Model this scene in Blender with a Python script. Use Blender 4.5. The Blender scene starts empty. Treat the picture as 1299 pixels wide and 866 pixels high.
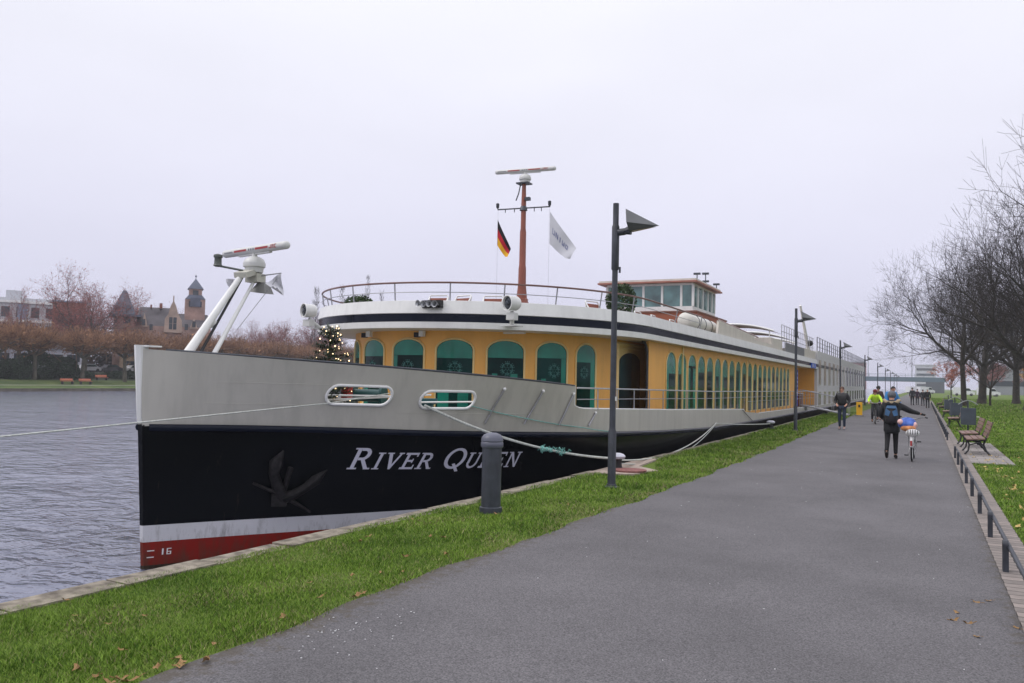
import bpy, bmesh, math, random
import numpy as np
from mathutils import Vector, Matrix, Euler
R_ = math.radians
scene = bpy.context.scene
COL = scene.collection

# ------------------------------------------------------------------ camera
CAMH = 1.78
cam_d = bpy.data.cameras.new("camera"); cam = bpy.data.objects.new("camera", cam_d); COL.objects.link(cam)
scene.camera = cam
cam_d.sensor_width = 36.0; cam_d.sensor_fit = 'HORIZONTAL'; cam_d.lens = 28.8
cam_d.clip_start = 0.05; cam_d.clip_end = 4000
YAW, PITCH, ROLL = R_(26.725), .0455, .0222
F = Vector((-math.sin(YAW) * math.cos(PITCH), math.cos(YAW) * math.cos(PITCH), math.sin(PITCH)))
Rt = Vector((math.cos(YAW), math.sin(YAW), 0)); Up = Rt.cross(F)
R2 = math.cos(ROLL) * Rt + math.sin(ROLL) * Up; U2 = math.cos(ROLL) * Up - math.sin(ROLL) * Rt
cam.matrix_world = Matrix(((R2.x, U2.x, -F.x, 0), (R2.y, U2.y, -F.y, 0), (R2.z, U2.z, -F.z, CAMH), (0, 0, 0, 1)))

# ------------------------------------------------------------------ sky, sun, exposure
world = bpy.data.worlds.new("World"); scene.world = world; world.use_nodes = True
nt = world.node_tree; nt.nodes.clear()
N = nt.nodes.new; Lk = nt.links.new
out = N('ShaderNodeOutputWorld')
sky = N('ShaderNodeTexSky'); sky.sky_type = 'NISHITA'; sky.sun_disc = False
SUN_EL, SUN_AZ = 48, 235
sky.sun_elevation = R_(SUN_EL); sky.sun_rotation = R_(SUN_AZ)
bg1 = N('ShaderNodeBackground'); bg1.inputs[1].default_value = .05; Lk(sky.outputs[0], bg1.inputs[0])
tc = N('ShaderNodeTexCoord'); sep = N('ShaderNodeSeparateXYZ'); Lk(tc.outputs['Generated'], sep.inputs[0])
ramp = N('ShaderNodeValToRGB'); Lk(sep.outputs[2], ramp.inputs[0])
e = ramp.color_ramp.elements
e[0].position = 0.0; e[0].color = (.55, .545, .70, 1)
e[1].position = 1.0; e[1].color = (1.22, 1.22, 1.30, 1)
m_ = e.new(.12); m_.color = (.61, .606, .735, 1)
m_ = e.new(.40); m_.color = (.76, .762, .835, 1)
cn = N('ShaderNodeTexNoise'); cn.inputs['Scale'].default_value = 1.7; cn.inputs['Detail'].default_value = 3
mp = N('ShaderNodeMapping'); mp.inputs['Scale'].default_value = (1, 1, 3.2); Lk(tc.outputs['Generated'], mp.inputs[0]); Lk(mp.outputs[0], cn.inputs[0])
mr = N('ShaderNodeMapRange'); mr.inputs[1].default_value = .3; mr.inputs[2].default_value = .7; mr.inputs[3].default_value = .945; mr.inputs[4].default_value = 1.04
Lk(cn.outputs[0], mr.inputs[0])
mul = N('ShaderNodeVectorMath'); mul.operation = 'SCALE'; Lk(ramp.outputs[0], mul.inputs[0]); Lk(mr.outputs[0], mul.inputs['Scale'])
bg2 = N('ShaderNodeBackground'); Lk(mul.outputs[0], bg2.inputs[0]); bg2.inputs[1].default_value = 1.0
mx = N('ShaderNodeMixShader'); mx.inputs[0].default_value = .94
Lk(bg1.outputs[0], mx.inputs[1]); Lk(bg2.outputs[0], mx.inputs[2]); Lk(mx.outputs[0], out.inputs[0])
sd = bpy.data.lights.new("sun", 'SUN'); sun = bpy.data.objects.new("sun", sd); COL.objects.link(sun)
sd.energy = .9; sd.angle = R_(25); sd.color = (1, .96, .92)
sv = Vector((math.sin(R_(SUN_AZ)) * math.cos(R_(SUN_EL)), math.cos(R_(SUN_AZ)) * math.cos(R_(SUN_EL)), math.sin(R_(SUN_EL))))
sun.rotation_euler = sv.to_track_quat('Z', 'Y').to_euler()
vs = scene.view_settings; vs.view_transform = 'Standard'; vs.look = 'None'; vs.gamma = 1; vs.exposure = 0.40; vs.use_curve_mapping = False
scene.render.engine = 'CYCLES'

# ------------------------------------------------------------------ materials
MATS = {}
def M(name, col, rough=.6, metal=0, var=.1, scale=3., bump=0., bscale=60., coat=0., spec=.5, island=0., emit=0., col2=None, tr=0., streak=0., sz=.12, ss=5.):
    if name in MATS: return MATS[name]
    m = bpy.data.materials.new(name); m.use_nodes = True; t = m.node_tree; p = t.nodes['Principled BSDF']
    p.inputs['Roughness'].default_value = rough; p.inputs['Metallic'].default_value = metal
    p.inputs['Specular IOR Level'].default_value = spec; p.inputs['Coat Weight'].default_value = coat
    geo = t.nodes.new('ShaderNodeNewGeometry'); tcn = t.nodes.new('ShaderNodeTexCoord')
    n = t.nodes.new('ShaderNodeTexNoise'); n.inputs['Scale'].default_value = scale; n.inputs['Detail'].default_value = 5
    t.links.new(tcn.outputs['Object'], n.inputs['Vector'])
    c1 = [max(0, c * (1 - var)) for c in col]; c2 = list(col2) if col2 else [min(1, c * (1 + var)) for c in col]
    r = t.nodes.new('ShaderNodeValToRGB'); r.color_ramp.elements[0].position = .33; r.color_ramp.elements[1].position = .67
    r.color_ramp.elements[0].color = (*c1, 1); r.color_ramp.elements[1].color = (*c2, 1)
    if island > 0:
        mm = t.nodes.new('ShaderNodeMix'); mm.data_type = 'FLOAT'; mm.inputs[0].default_value = island
        t.links.new(n.outputs[0], mm.inputs[2]); t.links.new(geo.outputs['Random Per Island'], mm.inputs[3]); t.links.new(mm.outputs[0], r.inputs[0])
    else: t.links.new(n.outputs[0], r.inputs[0])
    if streak > 0:
        mpp = t.nodes.new('ShaderNodeMapping'); mpp.inputs['Scale'].default_value = (1, 1, sz); t.links.new(tcn.outputs['Object'], mpp.inputs[0])
        n4 = t.nodes.new('ShaderNodeTexNoise'); n4.inputs['Scale'].default_value = ss; n4.inputs['Detail'].default_value = 6; n4.inputs['Roughness'].default_value = .65; t.links.new(mpp.outputs[0], n4.inputs['Vector'])
        m4 = t.nodes.new('ShaderNodeMapRange'); m4.inputs[1].default_value = .34; m4.inputs[2].default_value = .56; m4.inputs[3].default_value = 1 - streak; m4.inputs[4].default_value = 1; t.links.new(n4.outputs[0], m4.inputs[0])
        v4 = t.nodes.new('ShaderNodeVectorMath'); v4.operation = 'SCALE'; t.links.new(r.outputs[0], v4.inputs[0]); t.links.new(m4.outputs[0], v4.inputs['Scale']); t.links.new(v4.outputs[0], p.inputs['Base Color'])
    else: t.links.new(r.outputs[0], p.inputs['Base Color'])
    if bump > 0:
        b = t.nodes.new('ShaderNodeBump'); b.inputs['Strength'].default_value = bump; b.inputs['Distance'].default_value = .02
        n2 = t.nodes.new('ShaderNodeTexNoise'); n2.inputs['Scale'].default_value = bscale; n2.inputs['Detail'].default_value = 4
        t.links.new(tcn.outputs['Object'], n2.inputs['Vector']); t.links.new(n2.outputs[0], b.inputs['Height']); t.links.new(b.outputs[0], p.inputs['Normal'])
    if emit > 0:
        p.inputs['Emission Color'].default_value = (*col, 1); p.inputs['Emission Strength'].default_value = emit
    if tr > 0: p.inputs['Transmission Weight'].default_value = tr
    MATS[name] = m; return m
def nodes_of(m): return m.node_tree, m.node_tree.nodes['Principled BSDF']

# ------------------------------------------------------------------ mesh builder
def rotm(rx=0, ry=0, rz=0): return Euler((rx, ry, rz)).to_matrix()
class MB:
    def __init__(s): s.v = []; s.f = []
    def add(s, vs, fs):
        o = len(s.v); s.v += [tuple(x) for x in vs]; s.f += [tuple(i + o for i in f) for f in fs]; return s
    def box(s, c, d, rot=None, taper=1.0):
        hx, hy, hz = d[0] / 2, d[1] / 2, d[2] / 2; P = []
        for z, k in ((-hz, 1), (hz, taper)):
            for x, y in ((-hx, -hy), (hx, -hy), (hx, hy), (-hx, hy)): P.append(Vector((x * k, y * k, z)))
        if rot is not None: P = [rot @ p for p in P]
        P = [p + Vector(c) for p in P]
        return s.add(P, [(3, 2, 1, 0), (4, 5, 6, 7), (0, 1, 5, 4), (1, 2, 6, 5), (2, 3, 7, 6), (3, 0, 4, 7)])
    def bb(s, a, b): return s.box([(a[i] + b[i]) / 2 for i in range(3)], [abs(b[i] - a[i]) for i in range(3)])
    def tube(s, pts, r, n=8, cap=True, closed=False, flat=1.0):
        pts = [Vector(p) for p in pts]; L = len(pts); rs = r if hasattr(r, '__len__') else [r] * L
        rings = []; pu = None
        for i, p in enumerate(pts):
            a = pts[i - 1] if (i > 0 or closed) else p; b = pts[(i + 1) % L] if (i < L - 1 or closed) else p
            t = (b - a); t = t.normalized() if t.length > 1e-9 else Vector((0, 0, 1))
            if pu is None:
                ref = Vector((0, 0, 1)) if abs(t.z) < .95 else Vector((1, 0, 0)); u = t.cross(ref).normalized()
            else:
                u = (pu - t * pu.dot(t)); u = u.normalized() if u.length > 1e-6 else t.orthogonal().normalized()
            pu = u; w = t.cross(u)
            rings.append([p + (u * math.cos(2 * math.pi * k / n) + w * math.sin(2 * math.pi * k / n) * flat) * rs[i] for k in range(n)])
        V = [q for rg in rings for q in rg]; Fs = []
        m = L if closed else L - 1
        for i in range(m):
            j = (i + 1) % L
            for k in range(n): Fs.append((i * n + k, i * n + (k + 1) % n, j * n + (k + 1) % n, j * n + k))
        if cap and not closed: Fs.append(tuple(range(n - 1, -1, -1))); Fs.append(tuple((L - 1) * n + k for k in range(n)))
        return s.add(V, Fs)
    def lathe(s, prof, c=(0, 0, 0), n=20, axis=None):
        V = []; Fs = []; q = Vector(axis).to_track_quat('Z', 'Y').to_matrix() if axis else None
        for r, z in prof:
            for k in range(n):
                a = 2 * math.pi * k / n; p = Vector((r * math.cos(a), r * math.sin(a), z))
                if q: p = q @ p
                V.append(p + Vector(c))
        L = len(prof)
        for i in range(L - 1):
            for k in range(n): Fs.append((i * n + k, i * n + (k + 1) % n, (i + 1) * n + (k + 1) % n, (i + 1) * n + k))
        Fs.append(tuple(range(n - 1, -1, -1))); Fs.append(tuple((L - 1) * n + k for k in range(n)))
        return s.add(V, Fs)
    def sph(s, c, r, n=10, m=6):
        r = r if hasattr(r, '__len__') else (r, r, r); V = []; Fs = []
        for i in range(m + 1):
            t = math.pi * i / m
            for k in range(n):
                a = 2 * math.pi * k / n
                V.append((c[0] + r[0] * math.sin(t) * math.cos(a), c[1] + r[1] * math.sin(t) * math.sin(a), c[2] + r[2] * math.cos(t)))
        for i in range(m):
            for k in range(n): Fs.append((i * n + k, (i + 1) * n + k, (i + 1) * n + (k + 1) % n, i * n + (k + 1) % n))
        return s.add(V, Fs)
    def grid(s, rows, closed=False):
        nc = len(rows[0]); V = [p for r in rows for p in r]; Fs = []
        for i in range(len(rows) - 1):
            for k in range(nc if closed else nc - 1): Fs.append((i * nc + k, i * nc + (k + 1) % nc, (i + 1) * nc + (k + 1) % nc, (i + 1) * nc + k))
        return s.add(V, Fs)
    def prism(s, poly, ext):
        n = len(poly); A = [Vector(p) for p in poly]; E = Vector(ext); B = [p + E for p in A]
        return s.add(A + B, [tuple(range(n - 1, -1, -1)), tuple(range(n, 2 * n))] + [(i, (i + 1) % n, n + (i + 1) % n, n + i) for i in range(n)])
    def build(s, name, mat, parent=None, smooth=0, fix=False):
        off = Vector((0, 0, 0)); q = parent
        while q is not None: off += q.location; q = q.parent
        me = bpy.data.meshes.new(name); me.from_pydata([tuple(Vector(v) - off) for v in s.v], [], s.f); me.validate()
        if fix:
            b = bmesh.new(); b.from_mesh(me); bmesh.ops.recalc_face_normals(b, faces=b.faces); b.to_mesh(me); b.free()
        for m in (mat if isinstance(mat, (list, tuple)) else [mat]): me.materials.append(m)
        if smooth:
            me.shade_smooth(); me.set_sharp_from_angle(angle=R_(smooth))
        o = bpy.data.objects.new(name, me); COL.objects.link(o)
        if parent is not None: o.parent = parent
        return o
def tag(o, label=None, cat=None, group=None, kind=None):
    if label: o['label'] = label
    if cat: o['category'] = cat
    if group: o['group'] = group
    if kind: o['kind'] = kind
    return o
def thing(name, label, cat, loc=(0, 0, 0), rz=0, group=None):
    o = bpy.data.objects.new(name, None); COL.objects.link(o); o.location = loc; o.rotation_euler = (0, 0, rz); o.empty_display_size = .2
    return tag(o, label, cat, group)
def dup(o, loc=None, rz=None, label=None, group=None, scale=None, parent=None):
    c = o.copy(); COL.objects.link(c)
    if parent is not None: c.parent = parent
    for ch in o.children: dup(ch, parent=c)
    if parent is None:
        if loc is not None: c.location = loc
        if rz is not None: c.rotation_euler = (0, 0, rz)
        if label: c['label'] = label
        if group: c['group'] = group
        if scale: c.scale = scale if hasattr(scale, '__len__') else (scale,) * 3
    return c
def npmesh(name, V, Fc, mats, parent=None, midx=None, k=3):
    me = bpy.data.meshes.new(name); nv = len(V); nf = len(Fc)
    me.vertices.add(nv); me.vertices.foreach_set('co', np.asarray(V, np.float32).ravel())
    me.loops.add(nf * k); me.loops.foreach_set('vertex_index', np.asarray(Fc, np.int32).ravel())
    me.polygons.add(nf); me.polygons.foreach_set('loop_start', np.arange(0, nf * k, k, dtype=np.int32))
    try: me.polygons.foreach_set('loop_total', np.full(nf, k, np.int32))
    except Exception: pass
    for m in mats: me.materials.append(m)
    if midx is not None: me.polygons.foreach_set('material_index', np.asarray(midx, np.int32))
    me.update(calc_edges=True); me.validate()
    o = bpy.data.objects.new(name, me); COL.objects.link(o)
    if parent is not None: o.parent = parent
    return o

# palette
white = M('white_paint', (.76, .76, .74), .4, var=.04, scale=2, coat=.1, streak=.08)
cream = M('cream_paint', (.62, .575, .51), .5, var=.05, streak=.12)
grey_bul = M('grey_bulwark_paint', (.47, .455, .405), .42, var=.04, scale=1.0, bump=.22, bscale=1.6, streak=.13, ss=4.)
navy = M('dark_navy_stripe', (.005, .008, .018), .2, var=.1, spec=.16)
orange = M('orange_cabin_paint', (.80, .41, .085), .45, var=.05, scale=1.5, streak=.08)
trim = M('ochre_trim', (.80, .60, .26), .45, var=.05)
soff = M('soffit_paint', (.70, .62, .50), .6, var=.05)
wood = M('varnished_mahogany', (.20, .055, .022), .35, var=.25, scale=8, coat=.3)
steel = M('grey_rail_steel', (.33, .33, .35), .35, metal=.4, var=.1)
darkm = M('dark_grey_metal', (.055, .06, .072), .42, metal=.2, var=.15, scale=9)
pole_m = M('slate_grey_pole_paint', (.040, .045, .058), .45, var=.22, scale=7, bump=.06, bscale=120, streak=.3, ss=14.)
black = M('black_rubber', (.012, .012, .014), .55, var=.2)
glass = M('dark_teal_glass', (.001, .009, .008), .05, var=.5, scale=.9, spec=.13, col2=(.004, .045, .038))
blind = M('teal_blind_behind_glass', (.008, .19, .13), .12, var=.25, scale=1.8, spec=.4)
flake = M('pale_teal_snowflake', (.02, .125, .11), .5, var=.1)
rope_m = M('pale_mooring_rope', (.50, .52, .48), .9, var=.2, scale=30, bump=.4, bscale=120)
teal_rope = M('teal_rope', (.18, .42, .37), .9, var=.3, scale=40)
red_m = M('red_paint', (.40, .03, .02), .5, var=.15)
blue_m = M('blue_sign_paint', (.02, .10, .55), .5, var=.1)
# ================================================================== SETTING
WATER = -1.42
def struct(mb, name, mat, smooth=0): return tag(mb.build(name, mat, None, smooth), kind='structure')
# soil / lawn: one sheet to the horizon on the land side
lawn_m = M('lawn_ground', (.085, .15, .018), .95, var=.3, scale=.6, bump=.5, bscale=30, col2=(.145, .20, .035), spec=.2)
def quayX(y): return float(np.interp(y, [-60, 3, 10, 20, 60, 115, 125, 900], [-6.2, -6.2, -5.98, -5.72, -5.72, -6.0, -6.0, -6.0]))
ys = [-60, -20, 0, 2, 4, 6, 8, 10, 12, 15, 18, 22, 30, 40, 60, 80, 110, 160, 300, 1500]
mb = MB(); mb.grid([[(quayX(y) + .26, y, -.004) for y in ys], [(900, y, -.004) for y in ys]][::-1]); struct(mb, 'lawn', lawn_m)
# water
wm = bpy.data.materials.new('river_water'); wm.use_nodes = True; t, p = nodes_of(wm)
p.inputs['Base Color'].default_value = (.17, .18, .245, 1); p.inputs['Roughness'].default_value = .10; p.inputs['IOR'].default_value = 1.333
tcn = t.nodes.new('ShaderNodeTexCoord'); mpn = t.nodes.new('ShaderNodeMapping'); mpn.inputs['Rotation'].default_value = (0, 0, R_(22)); mpn.inputs['Scale'].default_value = (1.15, 2.0, 1)
t.links.new(tcn.outputs['Object'], mpn.inputs[0])
n1 = t.nodes.new('ShaderNodeTexNoise'); n1.inputs['Scale'].default_value = 1.0; n1.inputs['Detail'].default_value = 3; n1.inputs['Roughness'].default_value = .55; n1.inputs['Distortion'].default_value = .5
n2 = t.nodes.new('ShaderNodeTexNoise'); n2.inputs['Scale'].default_value = .22; n2.inputs['Detail'].default_value = 2
n3 = t.nodes.new('ShaderNodeTexNoise'); n3.inputs['Scale'].default_value = 5.; n3.inputs['Detail'].default_value = 2
for n in (n1, n2, n3): t.links.new(mpn.outputs[0], n.inputs['Vector'])
ma = t.nodes.new('ShaderNodeMath'); ma.operation = 'MULTIPLY_ADD'; ma.inputs[1].default_value = 1.6; t.links.new(n2.outputs[0], ma.inputs[0]); t.links.new(n1.outputs[0], ma.inputs[2])
mb2 = t.nodes.new('ShaderNodeMath'); mb2.operation = 'MULTIPLY_ADD'; mb2.inputs[1].default_value = .12; t.links.new(n3.outputs[0], mb2.inputs[0]); t.links.new(ma.outputs[0], mb2.inputs[2])
b = t.nodes.new('ShaderNodeBump'); b.inputs['Strength'].default_value = 1.0; b.inputs['Distance'].default_value = .19
t.links.new(mb2.outputs[0], b.inputs['Height']); t.links.new(b.outputs[0], p.inputs['Normal'])
mb = MB(); mb.add([(-110.2, -80, WATER), (-5.2, -80, WATER), (-5.2, 1500, WATER), (-110.2, 1500, WATER)], [(0, 1, 2, 3)]); struct(mb, 'river_water', wm)
# quay wall with coping stones
stone = M('quay_stone', (.15, .125, .095), .9, var=.35, scale=7, bump=.8, bscale=35, col2=(.32, .28, .22))
mb = MB(); ys2 = list(np.concatenate([np.arange(-20, 40, .95), np.arange(40, 125, 3.2), [300, 900]]))
random.seed(3)
for i in range(len(ys2) - 1):
    a, b_ = ys2[i], ys2[i + 1]; g = .012; j = random.uniform(-.012, .012); z = .012 + random.uniform(-.008, .01)
    xa, xb = quayX(a) + j, quayX(b_) + j
    P = [(xa, a + g, z), (xa + .27, a + g, z - .004), (xb + .27, b_ - g, z - .004), (xb, b_ - g, z)]
    Q = [(q[0], q[1], -.28) for q in P]
    mb.add(P + Q, [(0, 1, 2, 3), (7, 6, 5, 4), (0, 4, 5, 1), (1, 5, 6, 2), (2, 6, 7, 3), (3, 7, 4, 0)])
coping = mb
struct(mb, 'quay_coping', stone)
mb = MB(); mb.grid([[(quayX(y) + .05, y, -3.5) for y in ys], [(quayX(y) + .05, y, -.25) for y in ys]])
mb.grid([[(quayX(y) + .05, y, -.25) for y in ys], [(quayX(y) + .32, y, -.03) for y in ys]]); struct(mb, 'quay_wall', M('quay_wall_stone', (.12, .11, .095), .9, var=.35, scale=3, bump=.5, bscale=20))
# asphalt path
am = bpy.data.materials.new('path_asphalt'); am.use_nodes = True; t, p = nodes_of(am); p.inputs['Roughness'].default_value = .8
tcn = t.nodes.new('ShaderNodeTexCoord')
na = t.nodes.new('ShaderNodeTexNoise'); na.inputs['Scale'].default_value = 80; na.inputs['Detail'].default_value = 3; na.inputs['Roughness'].default_value = .7
nb = t.nodes.new('ShaderNodeTexNoise'); nb.inputs['Scale'].default_value = .55; nb.inputs['Detail'].default_value = 6; nb.inputs['Roughness'].default_value = .6
vo = t.nodes.new('ShaderNodeTexVoronoi'); vo.inputs['Scale'].default_value = 70
for n in (na, nb, vo): t.links.new(tcn.outputs['Object'], n.inputs['Vector'])
r1 = t.nodes.new('ShaderNodeValToRGB'); r1.color_ramp.elements[0].position = .32; r1.color_ramp.elements[1].position = .68
r1.color_ramp.elements[0].color = (.034, .0325, .035, 1); r1.color_ramp.elements[1].color = (.18, .17, .178, 1); t.links.new(na.outputs[0], r1.inputs[0])
r2 = t.nodes.new('ShaderNodeMapRange'); r2.inputs[1].default_value = .3; r2.inputs[2].default_value = .7; r2.inputs[3].default_value = .74; r2.inputs[4].default_value = 1.16; t.links.new(nb.outputs[0], r2.inputs[0])
sc_ = t.nodes.new('ShaderNodeVectorMath'); sc_.operation = 'SCALE'; t.links.new(r1.outputs[0], sc_.inputs[0]); t.links.new(r2.outputs[0], sc_.inputs['Scale'])
# pale stone specks in the asphalt
r3 = t.nodes.new('ShaderNodeValToRGB'); r3.color_ramp.elements[0].position = .0; r3.color_ramp.elements[0].color = (1, 1, 1, 1); r3.color_ramp.elements[1].position = .16; r3.color_ramp.elements[1].color = (0, 0, 0, 1); t.links.new(vo.outputs['Distance'], r3.inputs[0])
mx = t.nodes.new('ShaderNodeMix'); mx.data_type = 'RGBA'; t.links.new(sc_.outputs[0], mx.inputs[6]); mx.inputs[7].default_value = (.24, .225, .235, 1)
ms = t.nodes.new('ShaderNodeMath'); ms.operation = 'MULTIPLY'; ms.inputs[1].default_value = .6; t.links.new(r3.outputs[0], ms.inputs[0]); t.links.new(ms.outputs[0], mx.inputs[0])
sx_ = t.nodes.new('ShaderNodeSeparateXYZ'); t.links.new(tcn.outputs['Object'], sx_.inputs[0])
# soil and moss washed along both edges of the path
ea = t.nodes.new('ShaderNodeMapRange'); ea.inputs[1].default_value = -4.0; ea.inputs[2].default_value = -3.55; ea.inputs[3].default_value = .34; ea.inputs[4].default_value = 0; t.links.new(sx_.outputs[0], ea.inputs[0])
eb = t.nodes.new('ShaderNodeMapRange'); eb.inputs[1].default_value = .42; eb.inputs[2].default_value = .66; eb.inputs[3].default_value = 0; eb.inputs[4].default_value = .25; t.links.new(sx_.outputs[0], eb.inputs[0])
ec = t.nodes.new('ShaderNodeMath'); ec.operation = 'ADD'; t.links.new(ea.outputs[0], ec.inputs[0]); t.links.new(eb.outputs[0], ec.inputs[1])
nd = t.nodes.new('ShaderNodeTexNoise'); nd.inputs['Scale'].default_value = 9; nd.inputs['Detail'].default_value = 8; nd.inputs['Roughness'].default_value = .7; t.links.new(tcn.outputs['Object'], nd.inputs['Vector'])
ed_ = t.nodes.new('ShaderNodeMath'); ed_.operation = 'ADD'; t.links.new(ec.outputs[0], ed_.inputs[0]); t.links.new(nd.outputs[0], ed_.inputs[1])
ef = t.nodes.new('ShaderNodeMapRange'); ef.inputs[1].default_value = .66; ef.inputs[2].default_value = .82; ef.inputs[3].default_value = 0; ef.inputs[4].default_value = .7; t.links.new(ed_.outputs[0], ef.inputs[0])
mo = t.nodes.new('ShaderNodeMix'); mo.data_type = 'RGBA'; t.links.new(ef.outputs[0], mo.inputs[0]); t.links.new(mx.outputs[2], mo.inputs[6]); mo.inputs[7].default_value = (.062, .048, .03, 1)
t.links.new(mo.outputs[2], p.inputs['Base Color'])
b = t.nodes.new('ShaderNodeBump'); b.inputs['Strength'].default_value = .7; b.inputs['Distance'].default_value = .006; t.links.new(na.outputs[0], b.inputs['Height']); t.links.new(b.outputs[0], p.inputs['Normal'])
random.seed(5)
pys = list(np.arange(-6, 30, .25)) + list(np.arange(30, 110, 2)) + [130, 160, 200, 260, 340]
def pathL(y): return -3.98 + .13 * (1 if y < 9 else max(0, 1 - (y - 9) / -8)) * 0 + .03 * math.sin(y * 1.7) + .025 * math.sin(y * 4.3 + 1) + float(np.interp(y, [0, 6, 9, 14, 24, 58], [-.03, -.03, .06, .2, .25, .06]))
mb = MB(); mb.grid([[(pathL(y) + random.uniform(-.02, .02), y, .004) for y in pys], [(.66, y, .004) for y in pys]][::-1]); struct(mb, 'asphalt_path', am)
# edging of setts between path and lawn, and paving under the benches
def pavemat(name, c1, c2, mort, sx, sy, ox=0):
    m = bpy.data.materials.new(name); m.use_nodes = True; t, p = nodes_of(m); p.inputs['Roughness'].default_value = .85
    tcn = t.nodes.new('ShaderNodeTexCoord'); mpn = t.nodes.new('ShaderNodeMapping'); mpn.inputs['Location'].default_value = (ox, 0, 0); t.links.new(tcn.outputs['Object'], mpn.inputs[0])
    br = t.nodes.new('ShaderNodeTexBrick'); br.inputs['Scale'].default_value = 1; br.inputs['Color1'].default_value = (*c1, 1); br.inputs['Color2'].default_value = (*c2, 1); br.inputs['Mortar'].default_value = (*mort, 1)
    br.inputs['Mortar Size'].default_value = .008; br.inputs['Brick Width'].default_value = sx; br.inputs['Row Height'].default_value = sy; br.offset = 0.5; br.inputs['Bias'].default_value = -.1
    t.links.new(mpn.outputs[0], br.inputs['Vector'])
    nn = t.nodes.new('ShaderNodeTexNoise'); nn.inputs['Scale'].default_value = 14; nn.inputs['Detail'].default_value = 5; t.links.new(tcn.outputs['Object'], nn.inputs['Vector'])
    rr = t.nodes.new('ShaderNodeMapRange'); rr.inputs[3].default_value = .7; rr.inputs[4].default_value = 1.3; t.links.new(nn.outputs[0], rr.inputs[0])
    s2 = t.nodes.new('ShaderNodeVectorMath'); s2.operation = 'SCALE'; t.links.new(br.outputs[0], s2.inputs[0]); t.links.new(rr.outputs[0], s2.inputs['Scale']); t.links.new(s2.outputs[0], p.inputs['Base Color'])
    b = t.nodes.new('ShaderNodeBump'); b.inputs['Strength'].default_value = .8; b.inputs['Distance'].default_value = .01; b.invert = True; t.links.new(br.outputs['Fac'], b.inputs['Height']); t.links.new(b.outputs[0], p.inputs['Normal'])
    return m
sett = pavemat('edging_setts', (.19, .165, .15), (.29, .245, .22), (.045, .04, .032), .37, .155, .09)
mb = MB(); mb.bb((.655, -6, -.05), (1.02, 130, .012)); struct(mb, 'edging_setts', sett)
mb = MB(); mb.bb((1.02, 22.6, -.05), (1.95, 31.2, .010)); mb.bb((1.02, 55, -.05), (1.95, 58.5, .010)); struct(mb, 'bench_paving', pavemat('bench_pavers', (.22, .2, .19), (.3, .27, .25), (.06, .06, .045), .4, .4))
mb = MB(); mb.prism([(-5.75, 14.75, -.02), (-5.45, 14.75, -.02), (-4.93, 15.0, -.02), (-4.72, 15.95, -.02), (-5.3, 16.5, -.02), (-5.42, 18.2, -.02), (-5.75, 18.4, -.02)], (0, 0, .05)); struct(mb, 'stone_slab', M('sand_stone_slab', (.36, .29, .24), .85, var=.2, scale=6, bump=.3, bscale=40))
# far bank: quay stones, grass slope, promenade, rising ground
mb = MB(); yb = [-80, 0, 60, 120, 200, 400, 1500]
def bank(x0, z0, x1, z1, name, mat): mb = MB(); mb.grid([[(x0, y, z0) for y in yb], [(x1, y, z1) for y in yb]]); return struct(mb, name, mat)
bgrass = M('far_bank_grass', (.075, .135, .03), .95, var=.25, scale=.3, col2=(.12, .16, .04))
bank(-109.2, -1.6, -109.4, -.98, 'far_bank_kerb', M('far_bank_stone', (.09, .08, .065), .9, var=.3, scale=1))
bank(-109.4, -.98, -112.2, -.62, 'far_bank_verge', bgrass)
bank(-112.2, -.616, -113.6, -.6, 'far_promenade', M('far_path_gravel', (.42, .40, .34), .9, var=.1))
bank(-113.6, -.6, -119, .05, 'far_bank_lawn', bgrass)
bank(-119, .05, -131, 1.3, 'far_bank_slope', M('far_slope_undergrowth', (.03, .045, .02), .95, var=.4, scale=.5))
bank(-131, 1.3, -900, 1.6, 'far_street', M('far_street_ground', (.10, .10, .10), .9, var=.2, scale=.2))

# ------------------------------------------------------------------ grass blades
gm = M('grass_blades', (.060, .150, .010), .75, var=.35, scale=1.1, island=.42, col2=(.225, .345, .05), spec=.2)
dry = M('dry_grass_blades', (.27, .24, .11), .8, var=.3, island=.8)
def blades(name, label, fn, seed, L=(.016, .038), W=.0032, group=None):
    rng = np.random.default_rng(seed); P = fn(rng)  # x,y,scale
    n = len(P); a = rng.uniform(0, 2 * np.pi, n); patch = .75 + .5 * (np.sin(P[:, 0] * 2.3 + 1.3 * np.sin(P[:, 1] * 1.7)) * np.sin(P[:, 1] * 1.1 + np.sin(P[:, 0] * 3.1)) * .5 + .5); ln = rng.uniform(L[0], L[1], n) * P[:, 2] ** .5 * patch; wd = W * P[:, 2]
    lean = rng.uniform(.1, 1.3, n) * ln; la = rng.uniform(0, 2 * np.pi, n)
    dx, dy = np.cos(a) * wd, np.sin(a) * wd; z0 = -.004
    V = np.zeros((n, 3, 3)); V[:, 0] = np.c_[P[:, 0] - dx, P[:, 1] - dy, np.full(n, z0)]; V[:, 1] = np.c_[P[:, 0] + dx, P[:, 1] + dy, np.full(n, z0)]
    V[:, 2] = np.c_[P[:, 0] + np.cos(la) * lean, P[:, 1] + np.sin(la) * lean, z0 + ln]
    o = npmesh(name, V.reshape(-1, 3), np.arange(3 * n).reshape(n, 3), [gm, dry], midx=(rng.random(n) < .05 + .16 * (patch < .88) + .25 * np.exp(-np.abs(P[:, 0] + 3.95) / .16)).astype(int))
    return tag(o, label, 'grass', kind='stuff')
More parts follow.
